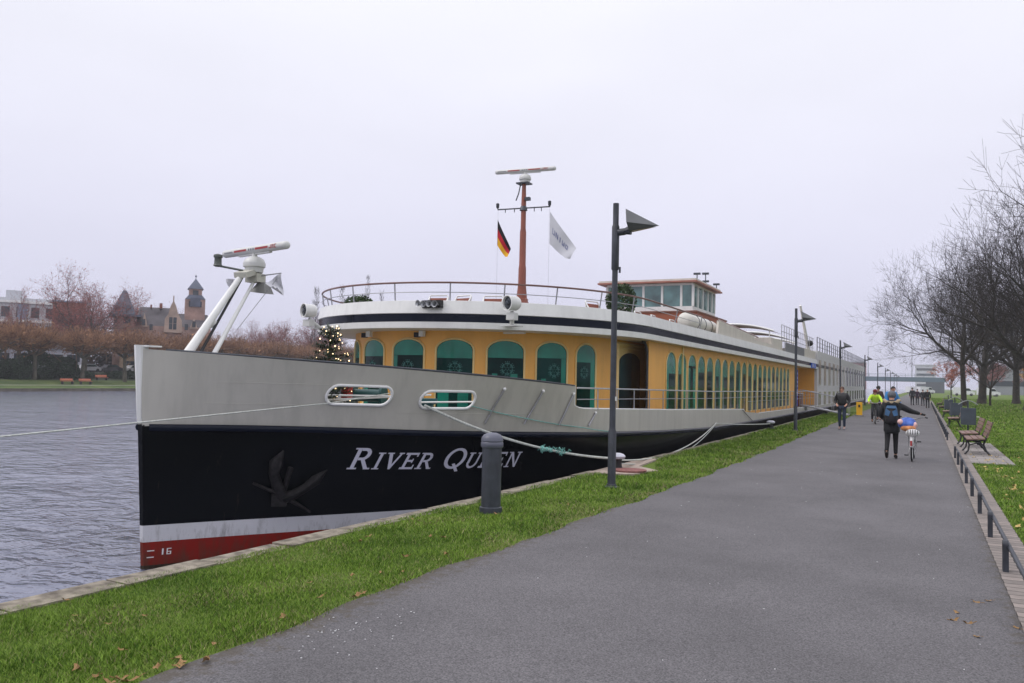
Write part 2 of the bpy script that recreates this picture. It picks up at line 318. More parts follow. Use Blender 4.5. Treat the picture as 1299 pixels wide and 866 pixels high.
def f_left(rng):
    out = []
    for y0, y1, d, s in ((2.2, 5, 9000, 1), (5, 8, 6000, 1.15), (8, 12, 3200, 1.6), (12, 18, 1500, 2.3), (18, 30, 700, 3.5), (30, 60, 180, 6.5)):
        n = int((y1 - y0) * 2.1 * d); y = rng.uniform(y0, y1, n); u = rng.random(n)
        xl = np.interp(y, [3, 10, 20, 60], [-6.2, -5.98, -5.72, -5.72]) + .17; xr = np.array([pathL(v) for v in (y[:1])])
        xr = -3.98 + .03 * np.sin(y * 1.7) + .025 * np.sin(y * 4.3 + 1) + np.interp(y, [0, 6, 9, 14, 24, 58], [-.03, -.03, .06, .2, .25, .06]) + rng.normal(0, .03, n)
        x = xl + u * (xr - xl)
        clump = .6 + .8 * np.clip(np.sin(x * 5 + np.sin(y * 3)) * np.sin(y * 4.1 + np.cos(x * 2.3)) * .5 + .5, 0, 1)
        k = ~((y > 14.8) & (y < 18.4) & (x < -4.75 - np.abs(y - 15.9) * .3) & (x > -6)); out.append(np.c_[x, y, s * clump][k])
    return np.concatenate(out)
blades('riverside_grass', 'green grass strip between the quay stones and the path', f_left, 1)
def f_right(rng):
    out = []
    for y0, y1, x1, d, s in ((7, 14, 3.5, 3500, 1.3), (14, 24, 5.5, 1100, 2.3), (24, 40, 9, 320, 4), (40, 75, 16, 70, 8), (75, 165, 34, 14, 15)):
        n = int((y1 - y0) * (x1 - 1) * d); y = rng.uniform(y0, y1, n); x = rng.uniform(1.03, x1, n)
        k = ~((y > 22.6) & (y < 31.2) & (x < 1.95)); out.append(np.c_[x, y, np.full(n, s)][k])
    return np.concatenate(out)
blades('park_grass', 'wide green park lawn right of the setts and benches', f_right, 2, L=(.016, .036))

# ================================================================== SHIP geometry helpers
XC = -11.25; BM = 4.8
def YS(z): return 9.04 + (2.16 - z) * .067
def smt(dx, wx):
    g = np.linspace(0, 20, 401); v = np.interp(g, dx, wx); k = np.ones(21) / 21
    return g, np.convolve(np.concatenate([2 * v[0] - v[10:0:-1], v, np.full(10, v[-1])]), k, 'valid')
TB = smt([0, .6, 1.16, 2.12, 3.32, 4.4, 5.62, 7.12, 9, 11, 110.], [.05, .5, .97, 1.88, 2.98, 3.65, 4.22, 4.68, 4.79, 4.8, 4.8])
TW = smt([0, 1.2, 2.2, 3.12, 4.5, 6.5, 9, 12, 16, 110.], [.03, .74, 1.36, 1.92, 2.8, 3.95, 4.65, 4.77, 4.8, 4.8])
def wt(d): return BM * (1 - max(0., 1 - d / 7.2) ** 1.85) + .05 * max(0, 1 - d)
ZBt = smt([0, 1.3, 2.3, 3.5, 5.8, 7.3, 13, 18.5, 20], [.91, .89, .86, .80, .72, .66, .44, .29, .28])
def zb(Y): return float(np.interp(Y - 9.1, ZBt[0], ZBt[1])) if Y < 28 else float(np.interp(Y, [28, 35, 48, 110], [.285, .24, .22, .22]))
def zt(Y): return 2.13 - .07 * (Y - 9.05)
def hw(d, z):
    d = max(d, 0); Y = YS(z) + d; b = zb(Y); t = max(zt(Y), 1.65); wb = float(np.interp(d, *TB))
    if z >= b: return float(wb + (wt(d) - wb) * ((z - b) / (t - b)) ** 1.1)
    u = min(1, max(0, (z + 1.6) / (b + 1.6))); a = float(np.interp(d, *TW)); return a + (wb - a) * u
def surf(Y, z, off=0.):
    d = Y - YS(z); x = hw(d, z); e = .06
    ty = Vector((hw(d + e, z) - hw(max(0, d - e), z), (d + e) - max(0, d - e), 0)); tz = Vector((hw(d, z + e) - hw(d, z - e), 0, 2 * e))
    n = ty.cross(tz).normalized(); n = n if n.x > 0 else -n
    return Vector((XC + x, Y, z)) + n * off
ship = thing('river_cruise_ship', 'long river cruise ship with black, grey and orange sides moored along the quay', 'ship', (XC, 40, WATER))
DST = [0, .03, .08, .15, .25, .4, .6, .8] + list(np.arange(1, 9, .22)) + list(np.arange(9, 20, 1)) + list(np.arange(20, 102, 4))
# hull: black with white boot stripe and red bottom, by height
hm = bpy.data.materials.new('hull_paint'); hm.use_nodes = True; t, p = nodes_of(hm)
geo = t.nodes.new('ShaderNodeNewGeometry'); se = t.nodes.new('ShaderNodeSeparateXYZ'); t.links.new(geo.outputs['Position'], se.inputs[0])
nn = t.nodes.new('ShaderNodeTexNoise'); nn.inputs['Scale'].default_value = .5; nn.inputs['Detail'].default_value = 6; t.links.new(geo.outputs['Position'], nn.inputs['Vector'])
cr = t.nodes.new('ShaderNodeValToRGB'); cr.color_ramp.interpolation = 'CONSTANT'
mrr = t.nodes.new('ShaderNodeMapRange'); mrr.inputs[1].default_value = -2; mrr.inputs[2].default_value = 1; t.links.new(se.outputs[2], mrr.inputs[0]); t.links.new(mrr.outputs[0], cr.inputs[0])
el = cr.color_ramp.elements; el[0].position = 0; el[0].color = (.235, .017, .012, 1); el[1].position = (2 - .985) / 3; el[1].color = (.60, .60, .62, 1); q = el.new((2 - .72) / 3); q.color = (.0035, .0045, .006, 1)
q = el.new((2 - 1.36) / 3 * 1.0); q.color = (.235, .017, .012, 1)
el[0].color = (.03, .02, .015, 1)
dm = t.nodes.new('ShaderNodeMapRange'); dm.inputs[1].default_value = .3; dm.inputs[2].default_value = .75; dm.inputs[3].default_value = .82; dm.inputs[4].default_value = 1.12; t.links.new(nn.outputs[0], dm.inputs[0])
s2 = t.nodes.new('ShaderNodeVectorMath'); s2.operation = 'SCALE'; t.links.new(cr.outputs[0], s2.inputs[0]); t.links.new(dm.outputs[0], s2.inputs['Scale'])
mpp = t.nodes.new('ShaderNodeMapping'); mpp.inputs['Scale'].default_value = (1, 1, .22); t.links.new(geo.outputs['Position'], mpp.inputs[0])
n6 = t.nodes.new('ShaderNodeTexNoise'); n6.inputs['Scale'].default_value = 7; n6.inputs['Detail'].default_value = 8; n6.inputs['Roughness'].default_value = .7; t.links.new(mpp.outputs[0], n6.inputs['Vector'])
hgt = t.nodes.new('ShaderNodeMapRange'); hgt.inputs[1].default_value = -1.45; hgt.inputs[2].default_value = -.6; hgt.inputs[3].default_value = .20; hgt.inputs[4].default_value = -.12; t.links.new(se.outputs[2], hgt.inputs[0])
ad = t.nodes.new('ShaderNodeMath'); ad.operation = 'ADD'; t.links.new(n6.outputs[0], ad.inputs[0]); t.links.new(hgt.outputs[0], ad.inputs[1])
fr_ = t.nodes.new('ShaderNodeMapRange'); fr_.inputs[1].default_value = .50; fr_.inputs[2].default_value = .72; fr_.inputs[3].default_value = 0; fr_.inputs[4].default_value = .62; t.links.new(ad.outputs[0], fr_.inputs[0])
mxd = t.nodes.new('ShaderNodeMix'); mxd.data_type = 'RGBA'; t.links.new(fr_.outputs[0], mxd.inputs[0]); t.links.new(s2.outputs[0], mxd.inputs[6]); mxd.inputs[7].default_value = (.06, .045, .03, 1); t.links.new(mxd.outputs[2], p.inputs['Base Color'])
p.inputs['Roughness'].default_value = .2; p.inputs['Specular IOR Level'].default_value = .12
b = t.nodes.new('ShaderNodeBump'); b.inputs['Strength'].default_value = .12; b.inputs['Distance'].default_value = .08; n5 = t.nodes.new('ShaderNodeTexNoise'); n5.inputs['Scale'].default_value = 1.1; t.links.new(geo.outputs['Position'], n5.inputs['Vector']); t.links.new(n5.outputs[0], b.inputs['Height']); t.links.new(b.outputs[0], p.inputs['Normal'])
rows = []
for j in range(13):
    u = j / 12; row = []
    for sgn, ds in ((-1, DST[::-1]), (1, DST)):
        for d in ds:
            Y0 = 9.1 + d; z = -1.75 + (zb(Y0) + 1.75) * u; z = max(z, -1.75)
            row.append((XC + sgn * hw(d, max(z, -1.6)), YS(z) + d, z))
    rows.append(row)
mb = MB(); mb.grid(rows)
mb.add([rows[0][0], rows[-1][0], rows[-1][-1], rows[0][-1]], [(0, 1, 2, 3)])
hull = mb.build('hull', hm, ship, 40)
# rounded rubbing strake on top of the black hull
mb = MB()
for sgn in (-1, 1):
    pts = []
    for d in DST[2:]:
        z = zb(9.1 + d) - .045; pts.append((XC + sgn * (hw(d, z) + .005), YS(z) + d, z))
    mb.tube(pts, .062, 8)
mb.build('rubbing_strake', navy, ship, 60)
# bulwark (grey), solid with two mooring ports cut through
GW = ([15.95, 16.0, 16.12, 16.4, 23.2, 27.6, 33.75, 33.8, 58, 110], [1.30, 1.24, 1.19, 1.165, .98, .89, .745, .53, .42, .42])
def topz(Y): return zt(Y) if Y < 15.86 else (1.30 + (15.95 - Y) * 3.7 if Y < 15.95 else float(np.interp(Y, *GW)))
bd = sorted(set([round(x, 3) for x in DST if x > 0] + [6.74, 6.75, 6.78, 6.82, 6.86, 6.92, 7.0, 24.55, 24.65, 24.72]))
bd = [.0] + bd
NB = 9
def bpt(d, u, sgn, inset):
    Yt = 9.05 + d; zt_ = topz(Yt); zb_ = zb(Yt) - .02; z = zb_ + (zt_ - zb_) * u; x = max(.02, hw(d, z) - inset)
    return (XC + sgn * x, YS(z) + d + (inset if d < .3 else 0), z)
for nm, sgn in (('bulwark', 1), ('bulwark', -1)):
    mb = MB(); rings = []
    for d in bd:
        rings.append([bpt(d, j / NB, sgn, 0) for j in range(NB + 1)] + [bpt(d, j / NB, sgn, .06) for j in range(NB, -1, -1)])
    mb.grid(rings, closed=True); L = len(rings[0]); n = len(rings)
    mb.f.append(tuple(range(L))); mb.f.append(tuple((n - 1) * L + k for k in range(L - 1, -1, -1)))
    o = mb.build(nm, grey_bul, ship, 35, fix=True)
    if sgn == 1: bul = o
    else:
        o['label'] = 'far side bulwark'
PORTS = [((-8.81, 11.62, 1.435), 1.14, .33, -.02), ((-7.79, 12.93, 1.37), 1.10, .32, -.0)]
def oval(l, h, n=12):
    r = h / 2; P = []
    for k in range(n + 1): a = -math.pi / 2 + math.pi * k / n; P.append((l / 2 - r + r * math.cos(a), r * math.sin(a)))
    for k in range(n + 1): a = math.pi / 2 + math.pi * k / n; P.append((-l / 2 + r + r * math.cos(a), r * math.sin(a)))
    return P
for (c, l, h, tilt) in PORTS:
    c = Vector(c); s0 = surf(c.y - .2, c.z); s1 = surf(c.y + .2, c.z); t_ = (s1 - s0).normalized(); n_ = Vector((t_.y, -t_.x, 0)).normalized()
    P = [c + t_ * u + Vector((0, 0, v + u * tilt)) for u, v in oval(l, h)]
    mb = MB(); mb.prism([q - n_ * .5 for q in P], n_ * 1.0); cut = mb.build('cutter', grey_bul, None, fix=True)
    md = bul.modifiers.new('b', 'BOOLEAN'); md.operation = 'DIFFERENCE'; md.object = cut; md.solver = 'EXACT'
    bpy.context.view_layer.update(); dg = bpy.context.evaluated_depsgraph_get(); nm_ = bpy.data.meshes.new_from_object(bul.evaluated_get(dg))
    bul.modifiers.clear(); bul.data = nm_; bpy.data.objects.remove(cut)
    ring = []
    for q in P:
        s = surf(q.y, q.z, .012); ring.append(s)
    mb = MB(); mb.tube(ring, .026, 8, closed=True); mb.build('mooring_port_rim', white, ship, 60)
# stem bar, gunwale cap
mb = MB(); pts = [(XC + .015, YS(z) - .02, z) for z in np.linspace(.93, 2.16, 8)]
rows = []
for z in np.linspace(.93, 2.19, 8):
    k = (z - .93) / 1.26; w_ = .03 + .05 * k; rows.append([(XC - w_ * 1.3, YS(z) + .04 + .05 * k, z), (XC - w_ * .8, YS(z) - .035, z), (XC + .01, YS(z) - .06, z), (XC + w_ * .9, YS(z) - .02, z), (XC + w_ * 1.1, YS(z) + .06 + .06 * k, z)])
mb.grid(rows); mb.add(rows[-1], [(0, 1, 2, 3, 4)]); mb.build('stem_bar', white, ship, 30)
mb = MB()
for sgn in (-1, 1):
    pts = [];
    for d in [x for x in bd if .16 <= x <= 6.8]: pts.append((XC + sgn * (hw(d, topz(9.05 + d)) - .02), 9.05 + d, topz(9.05 + d) + .008))
    mb.tube(pts, .022, 6)
mb.build('gunwale_cap', darkm, ship, 60)
mb = MB(); mb.box((XC + .08, 9.2, 2.175), (.22, .26, .025)); mb.build('bow_chock', white, ship)
mb = MB()
for sgn in (-1, 1):
    pts = [(XC + sgn * (hw(d, topz(9.05 + d)) - .02), 9.05 + d, topz(9.05 + d) + .012) for d in [x for x in bd if 6.78 <= x]]
    mb.tube([p for p in pts if p[1] < 33.7], .022, 6); mb.tube([p for p in pts if p[1] > 33.9], .022, 6)
mb.build('side_gunwale_cap', white, ship, 60)
# fender bars on the bulwark
for (ya, za), (yb_, zb_) in (((13.89, 1.59), (13.73, .93)), ((14.81, 1.56), (14.60, .90)), ((15.80, 1.50), (15.58, .86)), ((17.02, 1.07), (16.70, .80))):
    pts = [surf(ya + (yb_ - ya) * k / 5, za + (zb_ - za) * k / 5, .03) for k in range(6)]
    mb = MB(); mb.tube(pts, .02, 6); bar = mb.build('fender_bar', steel, ship, 60)
    mb = MB(); mb.sph(pts[0], .034); mb.build('fender_cap', white, bar, 60)
# weld seams of the bulwark plating
mb = MB()
for zz, y0, y1 in ((1.27, 9.8, 11.1), (1.62, 9.9, 11.6), (1.12, 12.2, 15.0)):
    mb.tube([surf(y0 + (y1 - y0) * k / 14, zz - .02 * k / 14, .0005) for k in range(15)], .004, 5)
mb.build('weld_seam', grey_bul, ship, 60)

# ------- lettering on the bow (small capitals, slanted)
def serif(x, y, w): return ('s', x, y, w)
def ringq(cx, cy, rx, ry, th, a0, a1, n=18):
    out = []
    for k in range(n):
        a, b = a0 + (a1 - a0) * k / n, a0 + (a1 - a0) * (k + 1) / n
        out.append([(cx + rx * math.cos(a), cy + ry * math.sin(a)), (cx + rx * math.cos(b), cy + ry * math.sin(b)), (cx + (rx - th[0]) * math.cos(b), cy + (ry - th[1]) * math.sin(b)), (cx + (rx - th[0]) * math.cos(a), cy + (ry - th[1]) * math.sin(a))])
    return out
def bar(x0, y0, x1, y1): return [(x0, y0), (x1, y0), (x1, y1), (x0, y1)]
PI = math.pi
def glyph(c):
    S = .17; h = .07; q = []
    sf = lambda x0, x1, y: bar(x0, y - (h if y > .5 else 0), x1, y + (0 if y > .5 else h))
    if c == 'R': q = [bar(.12, 0, .12 + S, 1), sf(0, .42, 0), sf(0, .4, 1), bar(.3, .87, .5, 1), bar(.3, .43, .5, .55)] + ringq(.48, .715, .3, .285, (.17, .13), -PI / 2, PI / 2) + [[(.42, .47), (.60, .47), (.96, 0), (.76, 0)], bar(.74, 0, 1.02, h)]; w = 1.02
    elif c == 'I': q = [bar(.12, 0, .12 + S, 1), sf(0, .41, 0), sf(0, .41, 1)]; w = .41
    elif c == 'V': q = [[(.08, 1), (.28, 1), (.56, .22), (.50, 0), (.44, 0)], [(.46, 0), (.56, 0), (.90, 1), (.78, 1), (.50, .2)], sf(0, .38, 1), sf(.68, .98, 1)]; w = .98
    elif c == 'E': q = [bar(.12, 0, .12 + S, 1), bar(0, 0, .82, .12), bar(0, .88, .80, 1), bar(.25, .45, .62, .57), bar(.74, 0, .82, .26), bar(.72, .76, .80, 1), bar(.55, .38, .62, .64)]; w = .84
    elif c == 'U': q = [bar(.12, .32, .12 + S, 1), bar(.72, .32, .84, 1), sf(0, .42, 1), sf(.6, .95, 1)] + ringq(.48, .36, .36, .37, (.14, .13), PI, 2 * PI); w = .95
    elif c == 'N': q = [bar(.14, 0, .26, 1), bar(.78, 0, .9, 1), [(.1, 1), (.3, 1), (.9, 0), (.76, 0)], sf(.02, .4, 0), sf(0, .26, 1), sf(.64, 1.02, 1)]; w = 1.02
    elif c == 'Q': q = ringq(.55, .5, .55, .52, (.18, .12), 0, 2 * PI, 30) + [[(.5, .22), (.64, .26), (1.02, -.14), (.86, -.16)]]; w = 1.1
    return q, w
ARC = [(0., 11.76)]; yy = 11.76
while yy < 15.2:
    a, b_ = surf(yy, .25), surf(yy + .02, .25); ARC.append((ARC[-1][0] + (b_ - a).length, yy + .02)); yy += .02
ARC = np.array(ARC); text = [('R', 1), ('I', .79), ('V', .79), ('E', .79), ('R', .79), (' ', 1), ('Q', 1), ('U', .79), ('E', .79), ('E', .79), ('N', .79)]
CAP = .385; tot = 0
for c, s in text: tot += (.42 if c == ' ' else glyph(c)[1] * s + .10) * CAP
YE = 14.80; SE = float(np.interp(YE, ARC[:, 1], ARC[:, 0])); kx = SE / tot
mb = MB(); cur = 0; idx = 0; silver = M('lettering_silver', (.52, .52, .60), .5, var=.03)
for c, s in text:
    if c == ' ': cur += .42 * CAP * kx; mb.build('name_lettering', silver, hull); mb = MB(); continue
    qs, w_ = glyph(c)
    for q in qs:
        P = []
        for (u, v) in q:
            vv = v * s * CAP; uu = cur + u * s * CAP * kx + vv * .17; Yp = float(np.interp(uu, ARC[:, 0], ARC[:, 1])); base = .115 - .085 * uu / SE
            P.append(surf(Yp, base + vv, .006 + .0006 * (idx % 9)))
        mb.add(P, [tuple(range(len(P)))]); idx += 1
    cur += (w_ * s + .10) * CAP * kx
mb.build('name_lettering', silver, hull)
# draught marks
mb = MB(); Y1 = 9.33
def dm_(y0, z0, y1, z1): mb.add([surf(y0, z0, .006), surf(y1, z0, .006), surf(y1, z1, .006), surf(y0, z1, .006)], [(0, 1, 2, 3)])
for a_ in ((9.31, -1.13, 9.40, -1.115), (9.31, -1.235, 9.40, -1.22), (9.50, -1.20, 9.52, -1.10)):
    mb = MB(); dm_(*a_); mb.build('draught_mark', white, hull)
mb = MB()
dm_(9.56, -1.20, 9.575, -1.10); dm_(9.575, -1.20, 9.62, -1.188); dm_(9.575, -1.16, 9.62, -1.148); dm_(9.575, -1.112, 9.62, -1.10); dm_(9.605, -1.188, 9.62, -1.16)
mb.build('draught_mark', white, hull)
# anchor stowed on the bow
am_ = M('anchor_iron', (.014, .013, .014), .7, var=.5, scale=12, bump=.3, bscale=30, spec=.2)
anc = MB(); S_ = lambda y, z, o: surf(y, z, o)
anc.tube([S_(10.97, -.30, .10), S_(10.99, .05, .12), S_(11.0, .20, .13)], [.05, .045, .05], 8)
anchor = anc.build('anchor', am_, hull, 50)
for pts, rs in (([(10.97, -.33), (10.88, -.12), (10.80, .1), (10.80, .28), (10.86, .50)], [.13, .11, .10, .13, .015]), ([(10.99, -.34), (11.12, -.28), (11.26, -.15), (11.36, -.02), (11.47, .16)], [.13, .11, .10, .12, .015])):
    m2 = MB(); m2.tube([S_(y, z, .09 + .02 * i) for i, (y, z) in enumerate(pts)], rs, 8, flat=.8); m2.build('fluke', am_, hull, 50)
m2 = MB(); m2.tube([S_(10.56, -.06, .12), S_(10.9, -.25, .15), S_(11.16, -.42, .15), S_(11.40, -.60, .12)], [.022, .035, .035, .022], 8); m2.build('anchor_stock', am_, hull, 50)
m2 = MB(); m2.box(S_(10.95, -.38, .05), (.25, .25, .2), rotm(0, 0, .7)); m2.build('anchor_crown', am_, hull)

# ------- decks
def wtop(Y, off=0):  # half breadth of inner deck
    return hw(Y - 9.1, zb(Y) + .1) - .08 + off
deckm = M('deck_grey', (.20, .19, .18), .7, var=.15, scale=2)
mb = MB(); yy = [9.4, 9.8, 10.3, 11, 12, 13, 14, 15, 16, 18, 22]
mb.grid([[(XC - wtop(y), y, .93) for y in yy], [(XC + wtop(y), y, .93) for y in yy]]); mb.build('foredeck', deckm, ship)
mb = MB(); mb.bb((XC - 4.72, 21.9, .35), (XC + 4.72, 59.3, .47)); mb.build('main_deck', deckm, ship)

# ------- cabin wall with arched windows
def plan(Y0, a, b, n, nn=60):
    P = []
    for k in range(-nn, nn + 1):
        t_ = abs(k) / nn * PI / 2; x = b * math.sin(t_) ** (2 / n); y = Y0 + a * (1 - math.cos(t_) ** (2 / n)); P.append(Vector((XC + (x if k >= 0 else -x), y, 0)))
    return P
CW = plan(16.9, 5.0, 3.8, 2.2); cs = [0.]
for i in range(1, len(CW)): cs.append(cs[-1] + (CW[i] - CW[i - 1]).length)
mid = cs[len(CW) // 2]; cs = [c - mid for c in cs]; csx = [p.x for p in CW]; csy = [p.y for p in CW]
def cwp(s, z, off=0):
    if s > cs[-1]: return Vector((XC + 3.8 + off, 21.9 + s - cs[-1], z))
    e = .05; f_ = lambda q: Vector((float(np.interp(q, cs, csx)), float(np.interp(q, cs, csy)), 0)); p = f_(s); t_ = (f_(min(s + e, cs[-1])) - f_(s - e)).normalized()
    return Vector((p.x, p.y, z)) + Vector((t_.y, -t_.x, 0)) * off
ZR = 2.95
mb = MB(); mb.grid([[(p.x, p.y, .5) for p in CW] + [(XC + 3.8, 24.2, .5)], [(p.x, p.y, ZR) for p in CW] + [(XC + 3.8, 24.2, ZR)]])
mb.build('cabin_front_wall', orange, ship, 40)
mb = MB(); mb.bb((XC + 3.8, 24.0, .47), (XC + 4.45, 24.2, ZR)); mb.bb((XC + 4.37, 21.95, .47), (XC + 4.45, 24.0, ZR)); mb.bb((XC + 4.25, 24.2, .47), (XC + 4.45, 51.6, ZR))
mb.bb((XC + 2.9, 51.6, .47), (XC + 4.45, 51.7, ZR)); mb.bb((XC + 2.8, 51.6, .47), (XC + 2.9, 59, ZR)); mb.bb((XC + 2.9, 58.9, .47), (XC + 4.6, 59.0, ZR))
mb.bb((XC - 4.45, 21.9, .47), (XC - 4.25, 59, ZR))
mb.build('cabin_side_wall', orange, ship)
mb = MB(); mb.tube([(XC + 4.41, 21.93, .5), (XC + 4.41, 21.93, 2.6), (XC + 4.38, 21.9, 2.8), (XC + 4.3, 21.8, 2.93)], .035, 6); mb.build('corner_moulding', darkm, ship, 60)
def arch_pts(s0, s1, z0, z1, rise, n=12):
    w_ = s1 - s0; P = [(s0, z0)]; c = (s0 + s1) / 2
    for k in range(n + 1): a = PI - PI * k / n; P.append((c + w_ / 2 * math.cos(a), z1 - rise + rise * math.sin(a)))
    P.append((s1, z0)); return P
def arch_fill(mb, f_, s0, s1, z0, z1, rise, off, n=14, zlo=None):
    c = (s0 + s1) / 2; w_ = (s1 - s0) / 2; zl = z0 if zlo is None else zlo; A = []; B = []
    for k in range(n + 1):
        a = PI - PI * k / n; s = c + w_ * math.cos(a); A.append(f_(s, zl, off)); B.append(f_(s, max(zl, z1 - rise + rise * math.sin(a)), off))
    mb.grid([A, B])
def snow(mb, f_, s, z, r, off):
    k2 = 0
    for k in range(6):
        a = PI * k / 3 + PI / 6
        for q, w_ in ((.22, .10), (.45, .12), (.68, .17), (.92, .10)):
            for sg in ((0,) if q < .6 else (-.28, 0, .28)):
                cx, cz = s + math.cos(a + sg) * r * q, z + math.sin(a + sg) * r * q; w2 = w_ * r * .85; o2 = off + .0006 * (k2 % 4); k2 += 1
                mb.add([f_(cx - w2, cz, o2), f_(cx, cz - w2, o2), f_(cx + w2, cz, o2), f_(cx, cz + w2, o2)], [(0, 1, 2, 3)])
def window(f_, s0, s1, z0, z1, rise, blz=.42, flk=None, fr=.028, curt=None, label=None):
    mb = MB(); mb.tube([f_(s, z, .012) for s, z in arch_pts(s0, s1, z0, z1, rise)], fr, 6, closed=True); w = mb.build('window', trim, ship, 60)
    if label: w['label'] = label
    mb = MB(); arch_fill(mb, f_, s0, s1, z0, z1, rise, .006); mb.build('pane', glass, w)
    if blz: mb = MB(); arch_fill(mb, f_, s0 + .035, s1 - .035, z0, z1 - .03, rise, .009, zlo=z1 - blz); mb.build('blind', blind, w)
    if curt:
        for a, b_, zc in curt: mb = MB(); mb.add([f_(a, z0, .010), f_(b_, z0, .010), f_(b_, zc, .010), f_(a, zc, .010)], [(0, 1, 2, 3)]); mb.build('curtain', blind, w)
    if flk: mb = MB(); snow(mb, f_, *flk, .013); mb.build('snowflake_decal', flake, w)
for k in range(-4, 4):
    c = -.12 + 1.25 * k; 
    flk = (c + .02 * k, 2.02 - .02 * (k % 2), .19) if k >= -1 else (c, 2.0, .17)
    cu = {1: [(c - .40, c - .12, 1.85), (c + .1, c + .36, 1.86)], 2: [(c - .33, c - .2, 1.9), (c + .12, c + .3, 1.9)], 3: [(c + .28, c + .43, 2.3), (c - .32, c - .18, 1.8)], 0: [(c - .44, c - .32, 2.3)], -1: [(c - .42, c - .2, 1.9)]}.get(k)
    window(cwp, c - .47, c + .47, 1.02, 2.72, .27, .44 + .03 * ((k * 5) % 3 - 1), flk, curt=cu)
window(cwp, 4.40, 5.20, 1.02, 2.72, .3, .48, (4.72, 1.98, .17), curt=[(4.98, 5.17, 2.3)])
# glazed double door in the recess
sd_ = cs[-1]
mb = MB(); d0, d1 = sd_ - .72, sd_ + 1.85
for a in (d0, d1): mb.tube([cwp(a, .95, .03), cwp(a, 2.80, .03)], .05, 4)
mb.tube([cwp(d0, 2.80, .03), cwp(d1, 2.80, .03)], .05, 4); mb.tube([cwp(d0 + .1, 2.70, .04), cwp(d1 - .1, 2.70, .04)], .03, 4)
door = mb.build('deck_door', trim, ship)
mb = MB(); mb.grid([[cwp(d0 + (d1 - d0) * k / 6, .95, .015) for k in range(7)], [cwp(d0 + (d1 - d0) * k / 6, 2.78, .015) for k in range(7)]]); mb.build('door_leaf', trim, door)
mb = MB(); arch_fill(mb, cwp, d0 + .16, d1 - .62, 1.0, 2.58, .28, .022); mb.build('door_pane', M('door_glass', (.03, .065, .07), .05, var=.5, scale=1, coat=.9), door)
mb = MB(); mb.tube([cwp(d1 - .16, 1.75, .03), cwp(d1 - .16, 1.75, .09), cwp(d1 - .3, 1.75, .09)], .012, 6); mb.build('handle', steel, door)
# side windows
def fl(s, z, off=0): return Vector((XC + 4.45 + off, s, z))
for k in range(20):
    c = 24.15 + 1.245 * k
    rq = random.Random(k); lo = .62 if c > 34 else .8; cu = [(c - .50, c - .50 + rq.uniform(.08, .3), 2.25)] + ([(c + .5 - rq.uniform(.08, .35), c + .5, 2.25)] if k % 3 else [])
    window(fl, c - .535, c + .535, lo, 2.70, .42, rq.uniform(.35, .75), None, fr=.022, curt=cu)
mb = MB()
for s in (25.4, 36.0): mb.bb((XC + 4.45, s - .04, .5), (XC + 4.50, s + .04, 2.9))
mb.build('wall_pilaster', trim, ship)
# entrance: banner, lamps, panels
mb = MB(); mb.bb((XC + 4.46, 51.0, .55), (XC + 4.50, 51.62, 2.7)); bn = mb.build('entrance_banner', M('blue_banner', (.03, .05, .42), .6, var=.5, scale=3), ship)
mb = MB()
for k in range(7): mb.tube([(XC + 4.51, 51.08 + .07 * (k % 3), .9 + k * .25), (XC + 4.51, 51.3, 1.02 + k * .25), (XC + 4.51, 51.5 - .05 * (k % 2), .93 + k * .25)], .02, 5)
mb.build('banner_print', M('banner_white', (.45, .5, .7), .6), bn)
mb = MB(); mb.bb((-7.05, 53.2, .47), (-6.75, 54.0, 1.25)); mb.build('gangway_desk', wood, ship)
mb = MB(); mb.bb((-7.07, 53.18, 1.25), (-6.73, 54.02, 1.29)); mb.build('desk_top', white, ship)
# ------- roof deck: fascia around the curved front
def planRoof(off=0.):
    P = []
    nn = 48
    for k in range(-nn, nn + 1):
        t_ = abs(k) / nn * PI / 2; x = (4.78 + off) * math.sin(t_); y = 15.75 - off + (5.5 + off) * (1 - math.cos(t_)); P.append((XC + (x if k >= 0 else -x), y))
    ext = list(np.arange(24, 60, 3))
    return [(XC - 4.78 - off, y) for y in ext[::-1]] + P + [(XC + 4.78 + off, y) for y in ext]
def band(name, prof, mat, y1=None, yend=59.2):
    mb = MB(); rows = []
    for off, z in prof:
        pl = planRoof(off); pl = [(XC - 4.78 - off, yend)] + [q for q in pl if q[1] < yend - .01] + [(XC + 4.78 + off, yend)]
        rows.append([(x, y, z) for x, y in pl])
    mb.grid(rows); return mb.build(name, mat, ship, 35)
band('roof_lower_band', [(-.10, 2.90), (-.01, 2.905), (.0, 3.045), (-.02, 3.05)], white)
band('roof_stripe', [(-.02, 3.048), (-.015, 3.235), (-.02, 3.24)], navy, yend=110)
band('upper_bulwark', [(-.02, 3.238), (.0, 3.25), (-.05, 3.54), (-.09, 3.548), (-.12, 3.53), (-.08, 3.2)], white)
pl = [q for q in planRoof(-.1)]
def capdeck(name, z, mat, off):
    pl = planRoof(off); mb = MB(); n = len(pl); A = [(x, y, z) for x, y in pl]; half = n // 2
    L_ = A[:half + 1][::-1]; R__ = A[half:]; mb.grid([L_, R__]); return mb.build(name, mat, ship)
capdeck('soffit', 2.91, soff, -.08); capdeck('sun_deck', 3.0, deckm, -.1)
